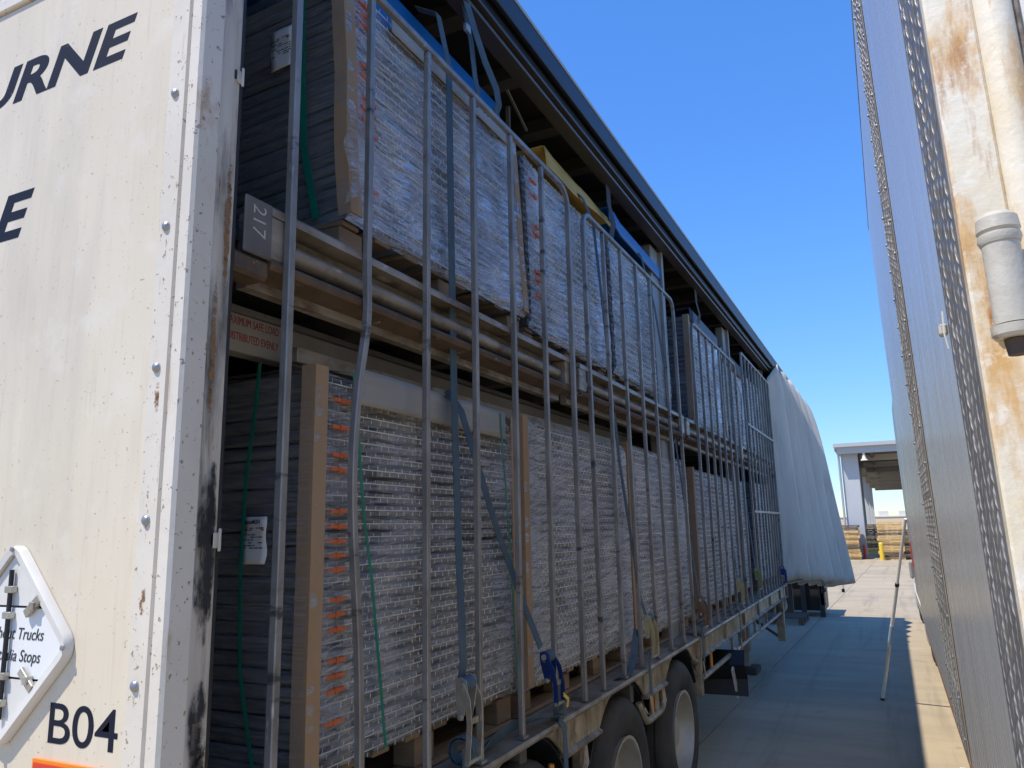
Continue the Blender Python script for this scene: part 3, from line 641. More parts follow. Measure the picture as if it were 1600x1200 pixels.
lo = [(-1.62,1.88,.972,1.46,1.27,'nearest lower-deck pack of wire mesh panels, grey wrapped, tan cardboard corner and green straps',(1,1),(.085,.62)),
      (-1.62,3.43,.952,1.66,1.33,'lower-deck wire mesh pack with pale film, second from the rear doors',(1,0),(.09,.1)),
      (-1.62,5.14,.932,1.72,1.35,'lower-deck wire mesh pack with brown cardboard edge, behind the second gate',(1,0),(.07,.45)),
      (-1.64,7.22,.932,1.38,1.30,'silvery wrapped lower-deck pack just past the trailer\'s middle side post',(1,0),None),
      (-1.64,8.66,.932,1.42,1.33,'silvery wrapped lower-deck pack in front of the farthest gate',(0,0),None),
      (-1.64,10.9,.932,1.30,1.35,'farthest wrapped lower-deck pack, next to the bunched white curtain',(1,1),None)]
packs = []
for i, (x,y,z,L,H,lb_,pr,og) in enumerate(lo):
    o, top = make_pack((x,y,z), L, H, lb_, 11+i, False, protect=pr, orange=og, wobble=.01, group=G1); packs.append((o, top, L))
up = [(-1.60,2.02,2.790,1.46,1.02,'nearest upper-deck pack of wire mesh panels reflecting blue sky, cardboard corner and blue top',(1,1),(.085,.5),.06),
      (-1.63,3.60,2.770,1.32,1.03,'upper-deck wire mesh pack with yellow cover on top',(0,0),(.09,.25),.03),
      (-1.63,5.02,2.770,1.52,1.07,'upper-deck wire mesh pack with blue board on top, behind the second gate',(0,0),None,.02),
      (-1.63,7.40,2.700,1.55,1.10,'wrapped upper-deck pack with brown cardboard corner by the middle side post',(1,0),None,0),
      (-1.63,9.05,2.700,1.52,1.06,'wrapped upper-deck pack behind the third gate',(1,0),None,0),
      (-1.63,10.75,2.700,1.40,1.08,'farthest wrapped upper-deck pack, by the top of the bunched curtain',(0,1),None,0)]
for i, (x,y,z,L,H,lb_,pr,og,ln) in enumerate(up):
    o, top = make_pack((x,y,z), L, H, lb_, 31+i, True, lean=ln, protect=pr, orange=og, wobble=.05 if i == 0 else .015, group=G2); packs.append((o, top, L))
# details of the nearest lower pack
P0, top0, L0 = packs[0]
def strapband(o, pts, w=.014, name='strapping_band', side=(0,1,0)):
    m = MB().ribbon(pts, side, w, .0015); return m.build(name, M['green'], o, smooth=30)
strapband(P0, [(-.10,.17,1.285),(.030,.17,1.26),(.032,.19,1.12),(.030,.235,.80),(.030,.29,.56),(.032,.375,.02),(-.05,.38,-.02)])
strapband(P0, [(-.10,1.27,1.285),(.030,1.275,1.26),(.030,1.285,1.14),(.030,1.34,.7),(.031,1.40,.0),(-.05,1.40,-.02)])
strapband(P0, [(-.21,-.02,1.285),(-.215,-.026,1.14),(-.24,-.030,.9),(-.245,-.030,.60),(-.235,-.026,.32),(-.19,-.024,.12),(-.16,-.02,-.01)], side=(1,0,0), w=.013)
ts = MB().grid(lambda u, v: (.024+.004*math.sin(u*9), .19+.03*math.sin(v*3.2)*(1-u)*.8+1.14*u, 1.285-.125*v-.015*u), 14, 5).build('top_sheet', M['sheet_grey'], P0, smooth=60)
ts.modifiers.new('thick', 'SOLIDIFY').thickness = .006
def paper_label(o, x0, x1, z0, z1, y, title=None):
    n = 8
    m = MB().grid(lambda u, v: (x0+(x1-x0)*u+.004*math.sin(v*9), y-.004*math.sin(v*7+u*2), z0+(z1-z0)*v), 4, 10)
    lbm = m.build('paper_label', M['paper'], o, smooth=60); lbm.modifiers.new('thick', 'SOLIDIFY').thickness = .001
    w_ = x1-x0; h_ = z1-z0; yy = y-.0065
    if title: lettering(title, .013, lbm, M['ink'], x0=x0+.008, z=z1-.022, y=yy, shear=.15, bold=.01, wfac=.75)
    k = MB(); rnd = random.Random(3)
    for fz in (.24,.28,.38,.43,.49,.55,.61,.66):
        xx = x0+.008
        while xx < x1-.012:
            q = rnd.uniform(.004,.02)
            if rnd.random() < .6: k.box(xx,yy,z1-h_*fz-.0016,min(xx+q,x1-.006),yy+.0008,z1-h_*fz+.0016)
            xx += q+.004
    k.build('fine_print', M['ink'], lbm, smooth=0)['kind'] = 'stuff'
    return lbm
paper_label(P0, -.250, -.150, .635, .782, -.022, 'MantaMESH')
# details of the nearest upper pack
P6, top6, L6 = packs[6]
paper_label(P6, -.330, -.222, .675, .845, -.022)
strapband(P6, [(-.17,-.022,1.05),(-.175,-.028,.62),(-.172,-.028,.30),(-.13,-.022,.02)], side=(1,0,0), w=.03)
th = MB().grid(lambda u, v: (.020, .30+1.10*u, top6+.015-.10*v), 8, 3).build('top_sheet', M['sheet_grey'], P6, smooth=60)
th.modifiers.new('thick', 'SOLIDIFY').thickness = .004
# loose film tail on the nearest packs
def film_tail(o, fn, mt):
    m = MB().grid(fn, 12, 16).build('film_tail', mt, o, smooth=180); return m
film_tail(P6, lambda u, v: (.024+.03*math.sin(u*8)*v, -.03+.16*u+.02*math.sin(v*11), .42-.40*v+.03*math.sin(u*9)), M['film_low'])
film_tail(packs[1][0], lambda u, v: (.03+.05*v, 1.30+.30*u*(1-v*.7), .10-.20*v), M['film_low'])
# pallets under the packs
first = {}
for i, (o, top, L) in enumerate(packs):
    x, y, z = o.location.x, o.location.y, o.location.z - ZO
    base = .822 if i < 6 else 2.634
    hgt = z - base - .006
    where = 'lower' if i < 6 else 'upper'
    ordn = ('nearest','second','third','fourth','fifth','farthest')[i % 6]
    p = make_pallet(L, 2.2, 'wooden_pallet', M['timber'], f'brown timber pallet under the {ordn} {where}-deck pack', 'pallet', f'pallets under the {where}-deck packs', H=hgt)
    p.location = (x-.03, y, base+ZO+.001)

# covers on the upper packs
def cover(name, mt, pts_fn, nu, nv, label, cat, th=.01):
    m = MB().grid(pts_fn, nu, nv); o = m.build(name, mt, None, smooth=50, loc=pts_fn(0,0)); tag(o, label, cat)
    s_ = o.modifiers.new('thick', 'SOLIDIFY'); s_.thickness = th; s_.offset = 0; return o
bl = thing('plastic_sheet', (-1.72,2.1,3.80), 'bright blue corrugated plastic cover folded over the nearest upper pack', 'cover')
MB().box(-3.6,2.10,3.995,-1.72,3.46,4.003).build('top_face', M['blue'], bl, bevel=.001)
MB().prism([(2.10,3.80),(3.46,3.80),(3.46,3.94),(3.42,3.993),(2.10,3.993)], 'x', -1.724, -1.716).build('side_flap', M['blue'], bl, bevel=.001)
yc = thing('tarpaulin', (-1.66,3.86,3.8), 'yellow sheet folded over the second upper pack', 'sheet')
MB().grid(lambda u, v: (-1.615-.02*v+.006*math.sin(u*11+v*2), 3.86+1.24*u, 3.80+.035*u*(1-v)-.01*math.sin(u*5)+.135*v-.03*u*v), 20, 5).build('side_flap', M['yellow'], yc, smooth=60).modifiers.new('thick', 'SOLIDIFY').thickness = .004
MB().grid(lambda u, v: (-1.637-.9*v, 3.86+1.24*u, 3.938-.03*u+.012*math.sin(u*6)*v), 16, 6).build('top_face', M['yellow'], yc, smooth=60).modifiers.new('thick', 'SOLIDIFY').thickness = .004
cover('plastic_sheet', M['blue'], lambda u, v: (-1.62-.4*max(0,.5-v)/.5, 5.02+1.5*u, 3.965-.03*u-.10*max(0,v-.5)/.5 + (.03 if u < .1 else 0)), 12, 6, 'dull blue plastic board on the third upper pack', 'cover')
cover('cover_board', M['navy_sheet'], lambda u, v: (-1.62-.4*max(0,.5-v)/.5, 7.5+1.4*u, 3.87-.02*u-.14*max(0,v-.5)/.5), 8, 6, 'black board on the fourth upper pack behind the third gate', 'cover')
cover('cover_board', M['navy_sheet'], lambda u, v: (-1.62-.4*max(0,.5-v)/.5, 9.1+1.4*u, 3.80-.02*u-.16*max(0,v-.5)/.5), 8, 6, 'black board on the fifth upper pack near the last gate', 'cover')
o = MB().box(-1.70,3.50,3.72,-1.68,3.52,4.02).bar((-1.62,3.36,4.02),(-1.62,3.60,3.90),.012,.012).build('timber_offcut', M['rust'], None, loc=(-1.7,3.5,3.72)); tag(o, 'thin rusty rod and angle sticking up past the blue cover', 'rod')

# ------------------------------------------------------------------ load restraint gates
def make_gate(y0, y1, zt, zb, nbar, label, rl=True, rr=True, mids=(), x=-1.50, lean=0, bent=None, wob=.006):
    g_ = local('restraint_gate', (x,y0,zb), label, 'gate', 'load restraint gates along the open side', rot=(0,lean,0))
    W = y1-y0; H = zt-zb; s = .026; r = .11; rnd = random.Random(int(y0*100))
    def corner(cy, cz, a0, a1): return [(0, cy+r*math.cos(R(a0+(a1-a0)*k/6)), cz+r*math.sin(R(a0+(a1-a0)*k/6))) for k in range(7)]
    path = [(0,0,0),(0,.004,H*.5)]
    path += corner(r, H-r, 180, 90) if rl else [(0,0,H-.001),(0,.001,H)]
    path += corner(W-r, H-r, 90, 0) if rr else [(0,W,H)]
    path += [(0,W-.004,H*.5),(0,W,0)]
    MB().ribbon(path, (1,0,0), s, s).build('outer_frame', M['galv'], g_, smooth=20, bevel=.003)
    for k in range(1, nbar+1):
        y = W*k/(nbar+1); dv = rnd.uniform(-wob, wob); dx = rnd.uniform(-wob, wob)*.6
        pts = [(dx*math.sin(t*3.1), y+dv*math.sin(t*math.pi*rnd.choice((1,1,2)) if 0 else t*math.pi), (H-.016)*t) for t in [q/8 for q in range(9)]]
        if bent and k == bent[0]:
            pts = [(.012*math.exp(-((t-.40)/.2)**2), y - bent[1]*math.exp(-((t-.38)/.17)**2) + .018*math.exp(-((t-.56)/.05)**2), (H-.016)*t) for t in [q/40 for q in range(41)]]
        MB().ribbon(pts, (1,0,0), s*.94, s*.94).build('bar', M['galv'], g_, smooth=20, bevel=.003)
        MB().box(-.019,y-.022,0,.019,y+.022,.012).build('bar_foot', M['galv'], g_)
    for z in mids: MB().box(.016,0,z-zb-.014,.026,W,z-zb+.014).build('mid_rail', M['galv'], g_)
    return g_
make_gate(1.62, 3.88, 3.625, .823, 5, 'nearest steel bar gate, beside the white rear post, with one bar bowed', rl=False, bent=(1,.075))
make_gate(4.17, 6.37, 3.62, .823, 5, 'steel bar gate with both top corners rounded, second from the rear doors', lean=-.006)
make_gate(6.98, 9.25, 3.58, .823, 6, 'steel bar gate in front of the cardboard corner pack, past the middle side post')
make_gate(9.78, 12.20, 3.84, .823, 8, 'farthest steel bar gate with two cross rails beside the bunched curtain', mids=(1.85,2.93), rl=False)

# ------------------------------------------------------------------ straps and ratchets
def strap(loc, label, runs, mt='web', group='tie-down straps'):
    o = thing('tie_down_strap', loc, label, 'strap', group)
    for pts, side, w_ in runs: MB().ribbon(pts, side, w_, .0035).build('webbing', M[mt], o, smooth=40)
    return o
def ratchet(o, x, y, z, mt, L=.27, tilt=0.0, dy=0.0, s=1.0):
    # body hangs along -z, width along y
    A = Vector((0, dy, -1)).normalized(); X = Vector((1,0,tilt)).normalized()
    def P(a, bx, by=0): return Vector((x,y,z)) + A*a*s + X*bx*s + Vector((0,by*s,0))
    rt = None
    for sg in (-1,1):
        pts = []
        for a, bx in ((-.02,-.018),(-.028,.004),(-.015,.026),(.02,.030),(.075,.020),(.12,.010),(.12,-.012),(.03,-.022)):
            pts.append((a,bx))
        m = MB(); by = sg*.034
        n = len(pts); vs = [P(a,bx,by-.002) for a,bx in pts] + [P(a,bx,by+.002) for a,bx in pts]
        m.add(vs, [tuple(range(n)), tuple(range(2*n-1,n-1,-1))] + [(i,(i+1)%n,n+(i+1)%n,n+i) for i in range(n)])
        q = m.build('side_plate', M[mt], o, bevel=.0008)
        # handle arms
        h = MB(); by2 = sg*.041
        h.ribbon([P(-.005,.008,by2),P(.05,.034,by2),(P(.13,.040,by2)),P(L-.03,.030,by2)], (1,0,0), .022*s, .004*s)
        h.build('handle_arm', M[mt], o, bevel=.0008)
    MB().tube([P(.0,.004,-.045),P(.0,.004,.045)], .013*s, 12).build('spindle', M['ratchet'], o)
    MB().tube([P(.0,.004,-.031),P(.0,.004,.031)], .026*s, 16).build('rolled_webbing', M['web'], o)
    MB().tube([P(L-.03,.030,-.046),P(L-.03,.030,.046)], .009*s, 10).build('handle_bar', M['ratchet'], o)
    MB().box(*(P(.125,.03,-.034)-Vector((.006,0,.010))), *(P(.125,.03,.034)+Vector((.006,0,.010)))).build('pawl', M['ratchet'], o)
    for sg in (-1,1): MB().lathe([(0,.001),(0,.012*s),(sg*.006,.010*s),(sg*.007,.001)], tuple(P(.11,.0,sg*.036)), 'y', 10).build('rivet', M['ratchet'], o)
XW = -1.552
def hook(o, x, y, z0, z1, mt='web'):
    MB().ribbon([(x,y,z0),(x+.004,y,z1+.06)], (0,1,0), .048, .0035).build('webbing', M[mt], o, smooth=40)
    MB().tube([(x,y-.018,z1+.07),(x+.005,y-.016,z1),(x+.004,y,z1-.045),(x-.03,y,z1-.05),(x-.045,y,z1-.015)], .007, 8).build('hook', M['ratchet'], o)
s1 = strap((-1.52,2.6,.82), 'blue-grey strap with zinc ratchet hanging straight beside the nearest gate\'s middle bars', [
    ([(-1.70,2.60,4.03),(-1.60,2.62,3.98),(XW,2.63,3.72),(XW,2.645,2.9),(XW,2.66,2.2),(-1.50,2.60,1.60),(-1.462,2.56,1.22),(-1.474,2.556,1.14)], (0,1,0), .050),
    ([(-1.455,2.56,.93),(-1.452,2.56,.80),(-1.455,2.56,.60)], (0,1,0), .048)])
ratchet(s1, -1.452, 2.555, 1.15, 'ratchet', L=.29)
m = MB()
pts = [(-1.50+.055*math.cos(t)*(1-t*.03), 2.62+.0, .90+.055*math.sin(t)*(1-t*.03)) for t in [q*.35 for q in range(36)]]
MB().ribbon(pts, (0,1,0), .05, .0035).build('webbing_coil', M['web'], s1, smooth=40)
s1b = strap((-1.6,2.8,3.65), 'loose strap loop hanging from the roof onto the nearest gate\'s top rail', [
    ([(-1.60,2.74,4.25),(-1.545,2.76,4.10),(-1.53,2.80,3.93),(-1.53,2.83,3.78),(-1.525,2.86,3.66)], (0,1,0), .045),
    ([(-1.54,2.72,4.20),(-1.50,2.77,3.98),(-1.49,2.86,3.85),(-1.48,2.95,3.76),(-1.48,2.975,3.69),(-1.49,2.96,3.64),(-1.51,2.93,3.63)], (.3,1,.2), .042)])
MB().tube([(-1.545,2.86,3.64),(-1.52,2.90,3.66),(-1.50,2.93,3.64),(-1.52,2.90,3.625)], .008, 8).build('ring', M['ratchet'], s1b)
MB().box(-1.548,2.755,3.97,-1.530,2.80,4.01).build('buckle', M['ratchet'], s1b, bevel=.003)
s2 = strap((-1.52,3.1,.82), 'diagonal strap with bright blue ratchet and twisted tail lying on the deck', [
    ([(-1.60,2.68,2.27),(XW,2.72,2.18),(XW+.005,3.0,1.72),(-1.53,3.22,1.38),(-1.48,3.30,1.17)], (0,1,.4), .046),
    ([(-1.452,3.38,1.00),(-1.455,3.45,.90),(-1.462,3.52,.838)], (0,1,0), .050),
    ([(-1.465,3.50,.842),(-1.50,3.40,.850),(-1.52,3.25,.865),(-1.54,3.12,.872),(-1.55,3.02,.86),(-1.55,2.92,.846),(-1.53,2.78,.842),(-1.51,2.66,.85),(-1.50,2.60,.87)],
     lambda i: ((1,.1,.0),(1,.2,.2),(.8,0,.6),(.3,0,1),(.2,0,1),(.5,0,.9),(.9,0,.4),(1,0,.2),(1,0,.6))[i], .052)])
ratchet(s2, -1.462, 3.325, 1.13, 'ratchet_blue', L=.25, dy=.30)
MB().ribbon([(-1.418,3.40,.955),(-1.405,3.425,.93),(-1.41,3.42,.895)], (0,1,0), .022, .003).build('pull_tab', M['pull_tab'], s2)
lettering('5000', .034, s2, M['ink'], x0=3.405, z=.875, y=-1.448, face='+x', wfac=.7)
MB().ribbon([(-1.47,3.46,.83),(-1.455,3.49,.79),(-1.452,3.49,.58)], (0,1,0), .046, .0035).build('webbing', M['web'], s2)
s3 = strap((-1.52,4.7,.82), 'strap running from the yellow cover down to a pale zinc ratchet above the rear wheels', [
    ([(-1.66,4.40,3.90),(-1.60,4.42,3.82),(XW,4.47,3.66),(XW,4.60,3.1),(XW,4.80,2.1),(-1.50,4.93,1.25),(-1.465,4.94,1.12)], (0,1,.1), .048),
    ([(-1.53,4.92,1.05),(-1.52,4.80,.90),(-1.50,4.62,.835),(-1.52,4.45,.832)], (.5,.8,.2), .046)])
ratchet(s3, -1.455, 4.94, 1.12, 'ratchet_yellow', L=.26); hook(s3, -1.452, 4.90, .92, .60)
s4 = strap((-1.52,6.4,.82), 'dark blue strap with rusty ratchet by the joint of the deck rails', [
    ([(-1.66,5.70,3.95),(-1.60,5.75,3.85),(XW,5.90,3.45),(XW,6.15,2.9),(XW,6.36,2.3),(-1.50,6.48,1.4),(-1.465,6.46,1.10)], (0,1,.1), .048)])
ratchet(s4, -1.455, 6.46, 1.10, 'ratchet_brown', L=.24); hook(s4, -1.452, 6.42, .90, .56)
s5 = strap((-1.52,8.2,.82), 'strap with pale yellow ratchet on the third gate', [
    ([(-1.62,8.80,3.75),(XW,8.75,3.55),(XW,8.5,2.2),(-1.47,8.25,1.15)], (0,1,.1), .046), ([(-1.47,8.15,.90),(-1.50,7.95,.86),(-1.55,7.8,.845)], (1,0,.6), .05)])
ratchet(s5, -1.455, 8.22, 1.14, 'ratchet_yellow', L=.26); hook(s5, -1.452, 8.12, .90, .52)
s6 = strap((-1.52,9.5,.82), 'strap with olive green ratchet between the third and farthest gates', [([(-1.62,9.95,3.6),(XW,9.9,3.3),(XW,9.65,2.0),(-1.47,9.45,1.2)], (0,1,.1), .046)])
ratchet(s6, -1.455, 9.42, 1.18, 'ratchet_green', L=.25); hook(s6, -1.452, 9.35, .95, .55)
s7 = strap((-1.52,11.7,.82), 'strap with small blue ratchet on the farthest gate', [([(-1.62,11.8,3.7),(XW,11.8,3.4),(XW,11.75,2.0),(-1.47,11.72,1.1)], (0,1,.1), .046)])
ratchet(s7, -1.45, 11.7, 1.08, 'ratchet_blue', L=.25); hook(s7, -1.452, 11.66, .86, .55)
for (y_, z_, lb_) in ((4.86,3.70,'dark strap hanging from the roof between yellow cover and blue board'), (7.62,3.74,'dark strap curling down from the roof over the third gate')):
    strap((-1.6,y_,z_), lb_, [([(-1.60,y_+.06,4.24),(-1.575,y_+.03,4.08),(-1.57,y_+.02,3.95),(-1.55,y_+.05,3.82),(-1.57,y_+.03,z_)], (0,1,0), .09)], 'web_dark', group='loose roof straps')

# ------------------------------------------------------------------ the silver truck on the right
RL = .02
B = local('box_truck', (.154,1.0,GZ), 'silver box truck with tread-plate strips and a rusty white rear post, close on the right', 'truck', rot=(0,-RL,0))
gz = lambda z: z + ZO                                    # local height above the concrete
def tread(y0, y1, z0, z1, cy=.042, cz=.030, parent=B):
    base = MB().box(.0,y0,z0,.02,y1,z1).build('tread_strip', M['tread'], parent)
    m = MB(); ny = int((y1-y0)/cy); nz_ = int((z1-z0)/cz)-1
    for i in range(ny):
        for j in range(nz_):
            y = y0+(i+.5)*cy; z = z0+(j+.5+.5*(i % 2))*cz
            a = R(74 if ((j//6) + i) % 2 else 108) + random.uniform(-.06,.06)
            L2 = cz*.52; dy, dz = math.cos(a)*L2, math.sin(a)*L2; ny_, nz2 = -math.sin(a)*.0034, math.cos(a)*.0034
            h = .0022 if ((j//6) + (i//2)) % 2 else .0013
            m.add([(-.0002,y-dy,z-dz),(-.0002,y+ny_,z+nz2),(-.0002,y+dy,z+dz),(-.0002,y-ny_,z-nz2),(-h,y-dy*.5,z-dz*.5),(-h,y+dy*.5,z+dz*.5)],
                  [(0,1,5,4),(1,2,5),(2,3,4,5),(3,0,4)])
    k = m.build('tread_bumps', M['bump'], base, smooth=0); k['kind'] = 'stuff'
    return base
zb, zt = gz(1.05), gz(3.86)
tread(.035, .30, zb, zt)
sp = MB().box(.003,.305,zb,.03,1.49,zt).build('side_panel', M['polish'], B, bevel=.002)
MB().box(.0012,1.515,zb,.0028,1.533,zt).build('edge_trim', M['edge_rust'], B, bevel=.002)
tread(1.535, 2.12, zb, zt)
MB().box(.002,2.125,zb,.03,5.05,zt).build('side_panel', M['polish'], B, bevel=.002)
MB().box(.012,5.055,zb,.03,5.12,gz(3.2)).build('edge_trim', M['rubber'], B)
MB().box(.04,.06,zb+.02,2.5,5.1,zt-.01).build('box_body', M['white_door'], B)
MB().box(.0,.035,zt+.002,.06,5.1,zt+.05).build('roof_rail', M['alu'], B, bevel=.004)
MB().box(.012,.04,zb-.085,.05,5.0,zb-.002).build('bottom_rail', M['rail_rust'], B, bevel=.004)
for yy in (1.54,2.10):
    for k in range(26): MB().lathe([(0,.001),(0,.006),(-.004,.004),(-.005,.001)], (-.001,yy,zb+.06+k*.108), 'x', 8).build('rivet', M['screw'], B)
bmesh_bolts = [(.31,gz(1.985)),(.02,gz(1.91))]
for yy, z in bmesh_bolts[:1]:
    MB().box(-.013,yy-.010,z-.008,-.001,yy+.010,z+.010).build('bolt', M['hinge'], B, bevel=.003)
    MB().ribbon([(-.006,yy-.02,z+.026),(-.008,yy-.02,z-.006),(-.005,yy-.018,z-.032)], (0,1,0), .004, .002).build('wire_clip', M['white'], B)
lt = MB().box(-.016,1.35,gz(.99),.0,1.40,gz(1.075)).build('clearance_light', M['redpaint'], B, bevel=.004)
MB().box(-.030,1.355,gz(1.06),-.016,1.395,gz(1.075)).build('light_bracket', M['white'], B)
# rear hinge post (rear-facing), rounded tube, weathered seam, door
MB().prism([(.0,0),(.052,0),(.052,.03),(.0,.03)], 'z', gz(.55), gz(4.0)).build('hinge_post', M['rustpost'], B, bevel=.003)
MB().tube([(.072,.010,gz(.55)),(.072,.010,gz(4.0))], .021, 20).build('post_tube', M['rustpost'], B)
MB().box(.092,.006,gz(.55),.098,.03,gz(4.0)).build('door_seam', M['seam'], B)
MB().box(.099,.010,gz(.75),2.5,.05,gz(4.0)).build('rear_leaf', M['white_door'], B, bevel=.003)
hx, hy = .030, -.052
hg = MB().lathe([(0,.001),(0,.0185),(.09,.0185),(.09,.001)], (hx,hy,gz(1.905)), 'z', 28).build('door_hinge', M['hinge'], B)
MB().lathe([(.117,.001),(.117,.0195),(.122,.0215),(.128,.0205),(.128,.0185),(.132,.0215),(.146,.020),(.152,.014),(.1525,.001)], (hx,hy,gz(1.878)), 'z', 28).build('hinge_cap', M['hinge'], hg)
MB().lathe([(-.016,.001),(-.016,.019),(-.012,.0225),(-.002,.0225),(-.001,.001)], (hx,hy,gz(1.905)), 'z', 28).build('hinge_cap', M['hinge'], hg)
MB().lathe([(-.034,.001),(-.034,.010),(-.017,.012),(-.017,.001)], (hx,hy,gz(1.905)), 'z', 16).build('hinge_pin', M['rust'], hg)
MB().prism([(hx+.006,hy-.006),(hx+.10,-.02),(hx+.10,.004),(hx+.06,.004),(hx-.01,hy+.012)], 'z', gz(1.907), gz(1.986)).build('hinge_leaf', M['hinge'], hg, bevel=.002)
MB().box(hx-.012,-.006,gz(1.90),hx+.06,-.001,gz(1.99)).build('hinge_plate', M['rustpost'], hg, bevel=.002)
# forward part, wheels
fb = MB(); fb.prism([(5.25,gz(.95)),(8.2,gz(.95)),(8.2,gz(2.7)),(7.9,gz(2.85)),(5.25,gz(2.85))], 'x', .040, 2.4); fb.build('front_body', M['cab'], B, bevel=.006)
MB().box(.030,5.30,gz(.9),.039,8.2,gz(.98)).build('front_sill', M['white'], B)
MB().box(.030,7.6,gz(1.25),.039,7.7,gz(1.5)).build('marker_light', M['redpaint'], B, bevel=.01)
MB().box(-.0,7.9,gz(1.12),.038,7.98,gz(1.30)).build('mirror_arm', M['cab'], B, bevel=.02)
for yy in (11.6, 16.6):
    e = wheel(.20, yy, B, z=gz(GZ)+.497, flip=True)
    MB().lathe([(0,.001),(0,.26),(-.03,.25),(-.05,.16),(-.06,.001)], (.20,yy,.497), 'x', 24).build('sunlit_rim_disc', M['white'], e.parent)  # white disc: sunlight on the aluminium rim put into its colour
MB().box(.25,5.2,.45,2.3,17,.9).build('chassis', M['chassis'], B)

# ------------------------------------------------------------------ the leaning pole
p0 = Vector((-.28,10.0,GZ)); p1 = Vector((.142,8.9,1.72))
pr = thing('curtain_pole', p0, 'white aluminium pole with pale blue grip leaning on the silver truck', 'pole')
at = lambda t: tuple(p0.lerp(p1, t))
MB().tube([at(.012), at(.30), at(.31), at(.66)], .019, 10).build('lower_tube', M['pole'], pr)
MB().tube([at(.655), at(1)], .015, 10).build('upper_tube', M['pole'], pr)
MB().tube([at(.335), at(.435)], .0225, 10).build('grip', M['pole_blue'], pr)
MB().tube([at(0), at(.015)], .023, 10).build('rubber_tip', M['black'], pr); MB().tube([at(.65), at(.665)], .022, 10).build('collar', M['black'], pr)

# ------------------------------------------------------------------ beyond the trailers
wp = make_pallet(1.1, 1.25, 'wooden_pallet', M['timber_grey'], 'weathered empty pallet on the concrete under the bunched curtain', 'pallet', 'loose pallets'); wp.location = (-1.72,16.5,0.001)
cr = thing('steel_stillage', (-2.1,18.4,GZ), 'dark steel stillage standing on the concrete beyond the pallet', 'stillage')
for dx in (-.75,-.25,.25,.62): MB().box(-2.1+dx-.05,18.0,GZ+.002,-2.1+dx+.05,18.1,.78).build('upright', M['chassis'], cr)
MB().box(-2.9,18.11,GZ+.12,-1.44,19.2,.74).build('bin', M['black'], cr); MB().box(-1.50,18.0,GZ+.25,-1.40,18.12,.55).build('end_plate', M['deckrail'], cr)
MB().box(-2.95,17.97,.60,-1.40,18.0,.70).build('crossbar', M['chassis'], cr)
# open-sided canopy building
cb = thing('canopy_building', (-1.7,46.6,GZ), 'grey concrete and steel canopy building at the end of the yard', 'building')
MB().box(-2.15,46.6,GZ+.002,-1.28,47.2,5.5).build('column', M['wall_conc'], cb, bevel=.02)
MB().box(-2.15,47.2,1.3,-1.55,60,5.5).build('side_wall', M['wall_conc'], cb)
for k in range(4): MB().box(-2.1,60+k*12,GZ,-1.5,60.6+k*12,5.5).build('column', M['wall_conc'], cb)
MB().box(-2.3,46.0,5.42,14,46.3,5.78).build('fascia', M['canopy'], cb); MB().box(-2.45,45.8,5.78,14.2,100,5.98).build('roof', M['canopy'], cb)
MB().box(-2.2,46.3,5.50,14,99,5.56).build('soffit', M['canopy_in'], cb)
for k in range(9): MB().box(-1.2,48.5+k*6,5.15,14,48.75+k*6,5.49).build('rafter', M['purlin'], cb)
for k in range(5): MB().box(-.6+k*2.2,46.3,5.30,-.48+k*2.2,99,5.48).build('purlin', M['canopy_in'], cb)
MB().tube([(-2.25,46.45,GZ+.3),(-2.25,46.45,5.4),(-2.4,46.3,5.7)], .06, 8).build('downpipe', M['canopy'], cb)
lp = MB().lathe([(0,.03),(-.15,.05),(-.5,.10),(-.62,.20),(-.60,.001),(0,.001)], (-.95,46.1,5.62), 'z', 12).build('flood_lamp', M['white'], cb)
MB().tube([(-.95,46.1,5.6),(-.98,46.05,5.95)], .02, 6).build('lamp_bracket', M['white'], cb)
rp = MB().tube([(-1.40,46.4,GZ),(-1.40,46.4,.45)], .06, 10).build('marker_post', M['redpaint'], None, loc=(-1.4,46.4,GZ)); tag(rp, 'short red marker post at the foot of the grey column', 'post')
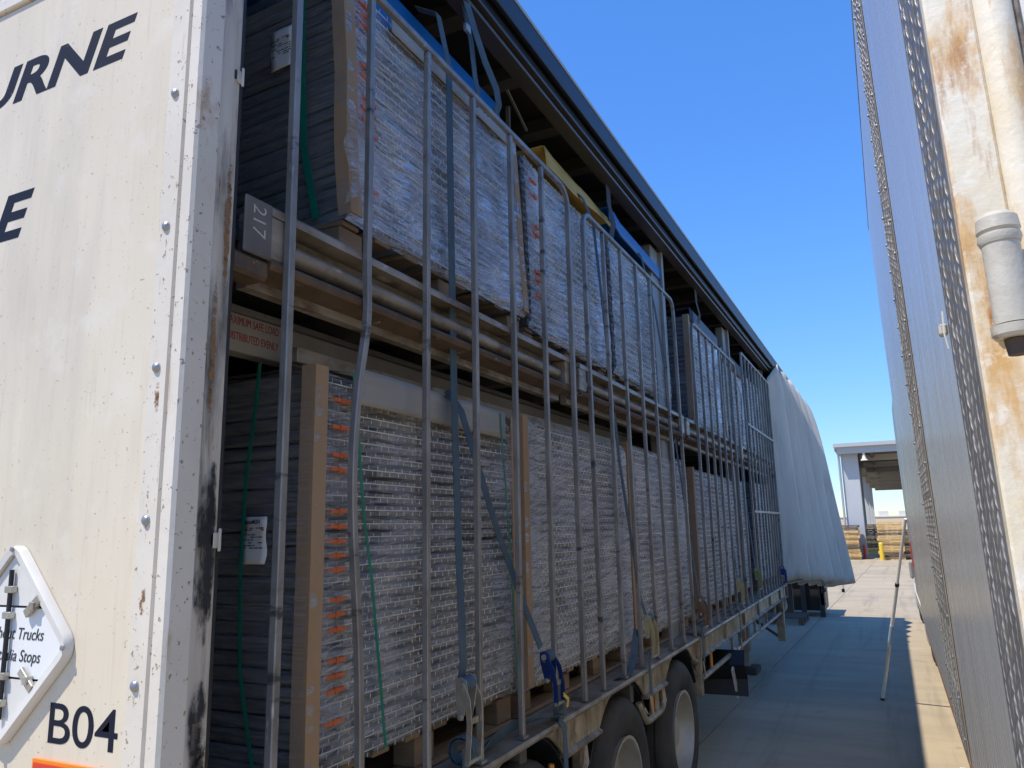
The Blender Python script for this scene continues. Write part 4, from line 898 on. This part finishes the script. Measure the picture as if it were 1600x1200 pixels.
bo = MB().tube([(-.56,44.6,GZ),(-.56,44.6,.55)], .11, 12).lathe([(0,.11),(.05,.09),(.08,.03),(.08,.001),(0,.001)], (-.56,44.6,.55), 'z', 12).build('bollard', M['bollard'], None, loc=(-.56,44.6,GZ)); tag(bo, 'yellow steel bollard in front of the stacked pallets', 'bollard')
bw_ = thing('far_building', (0,112,GZ), 'low beige wall building behind the stacked pallets', 'building')
MB().box(-8,112,GZ,40,113,2.25).build('wall', M['beige'], bw_); MB().box(-8.1,111.9,2.25,40.1,113.1,2.38).build('parapet', M['white'], bw_)
for k in range(3): MB().box(-1.3+k*2.4,112.2,2.38,-.1+k*2.4,112.8,3.0).build('roof_unit', M['white'], bw_)
# stacked pallets
def far_pallet(mt):
    o = local('stacked_pallet', (0,0,0), 'timber pallet', 'pallet', 'pallet stacks under the canopy')
    m = MB()
    for k in range(5): m.box(-.58+k*.25,0,.115,-.42+k*.25,1.1,.135)
    for k in range(3): m.box(-.58,k*.5,.015,.58,k*.5+.1,.033)
    for k in range(3): m.box(-.6+k*.55,0,.034,-.5+k*.55,1.1,.114)
    m.box(-.58,-.002,.062,.58,.02,.134); m.box(-.58,-.002,.006,.58,.02,.04)
    m.build('slat_frame', mt, o, smooth=0); return o
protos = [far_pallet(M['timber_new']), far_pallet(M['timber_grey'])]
stk = [(-2.17,45.3,13,.15,'left of the grey column'), (-.95,51.5,13,.55,'in the shade right of the grey column'), (-.09,45.0,14,.12,'behind the yellow bollard'), (.95,45.4,11,.35,'beside the leaning pole')]
rnd = random.Random(5); used = [False, False]
for (x,y,n,pd,wh) in stk:
    for k in range(n):
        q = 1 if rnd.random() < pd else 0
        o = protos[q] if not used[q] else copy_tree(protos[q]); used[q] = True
        o.location = (x+rnd.uniform(-.04,.04), y+rnd.uniform(-.05,.05), k*.139+.001); o.rotation_euler.z = rnd.uniform(-.03,.03)
        od = ('bottom','second','third','fourth','fifth','sixth','seventh','eighth','ninth','tenth','eleventh','twelfth','thirteenth','fourteenth')[k]
        kind = 'weathered dark pallet' if q else 'pale timber pallet'
        o['label'] = f'{kind}, topmost of the stack {wh}' if k == n-1 else f'{kind}, {od} up in the stack {wh}'
        o['group'] = 'pallets in the stack ' + wh
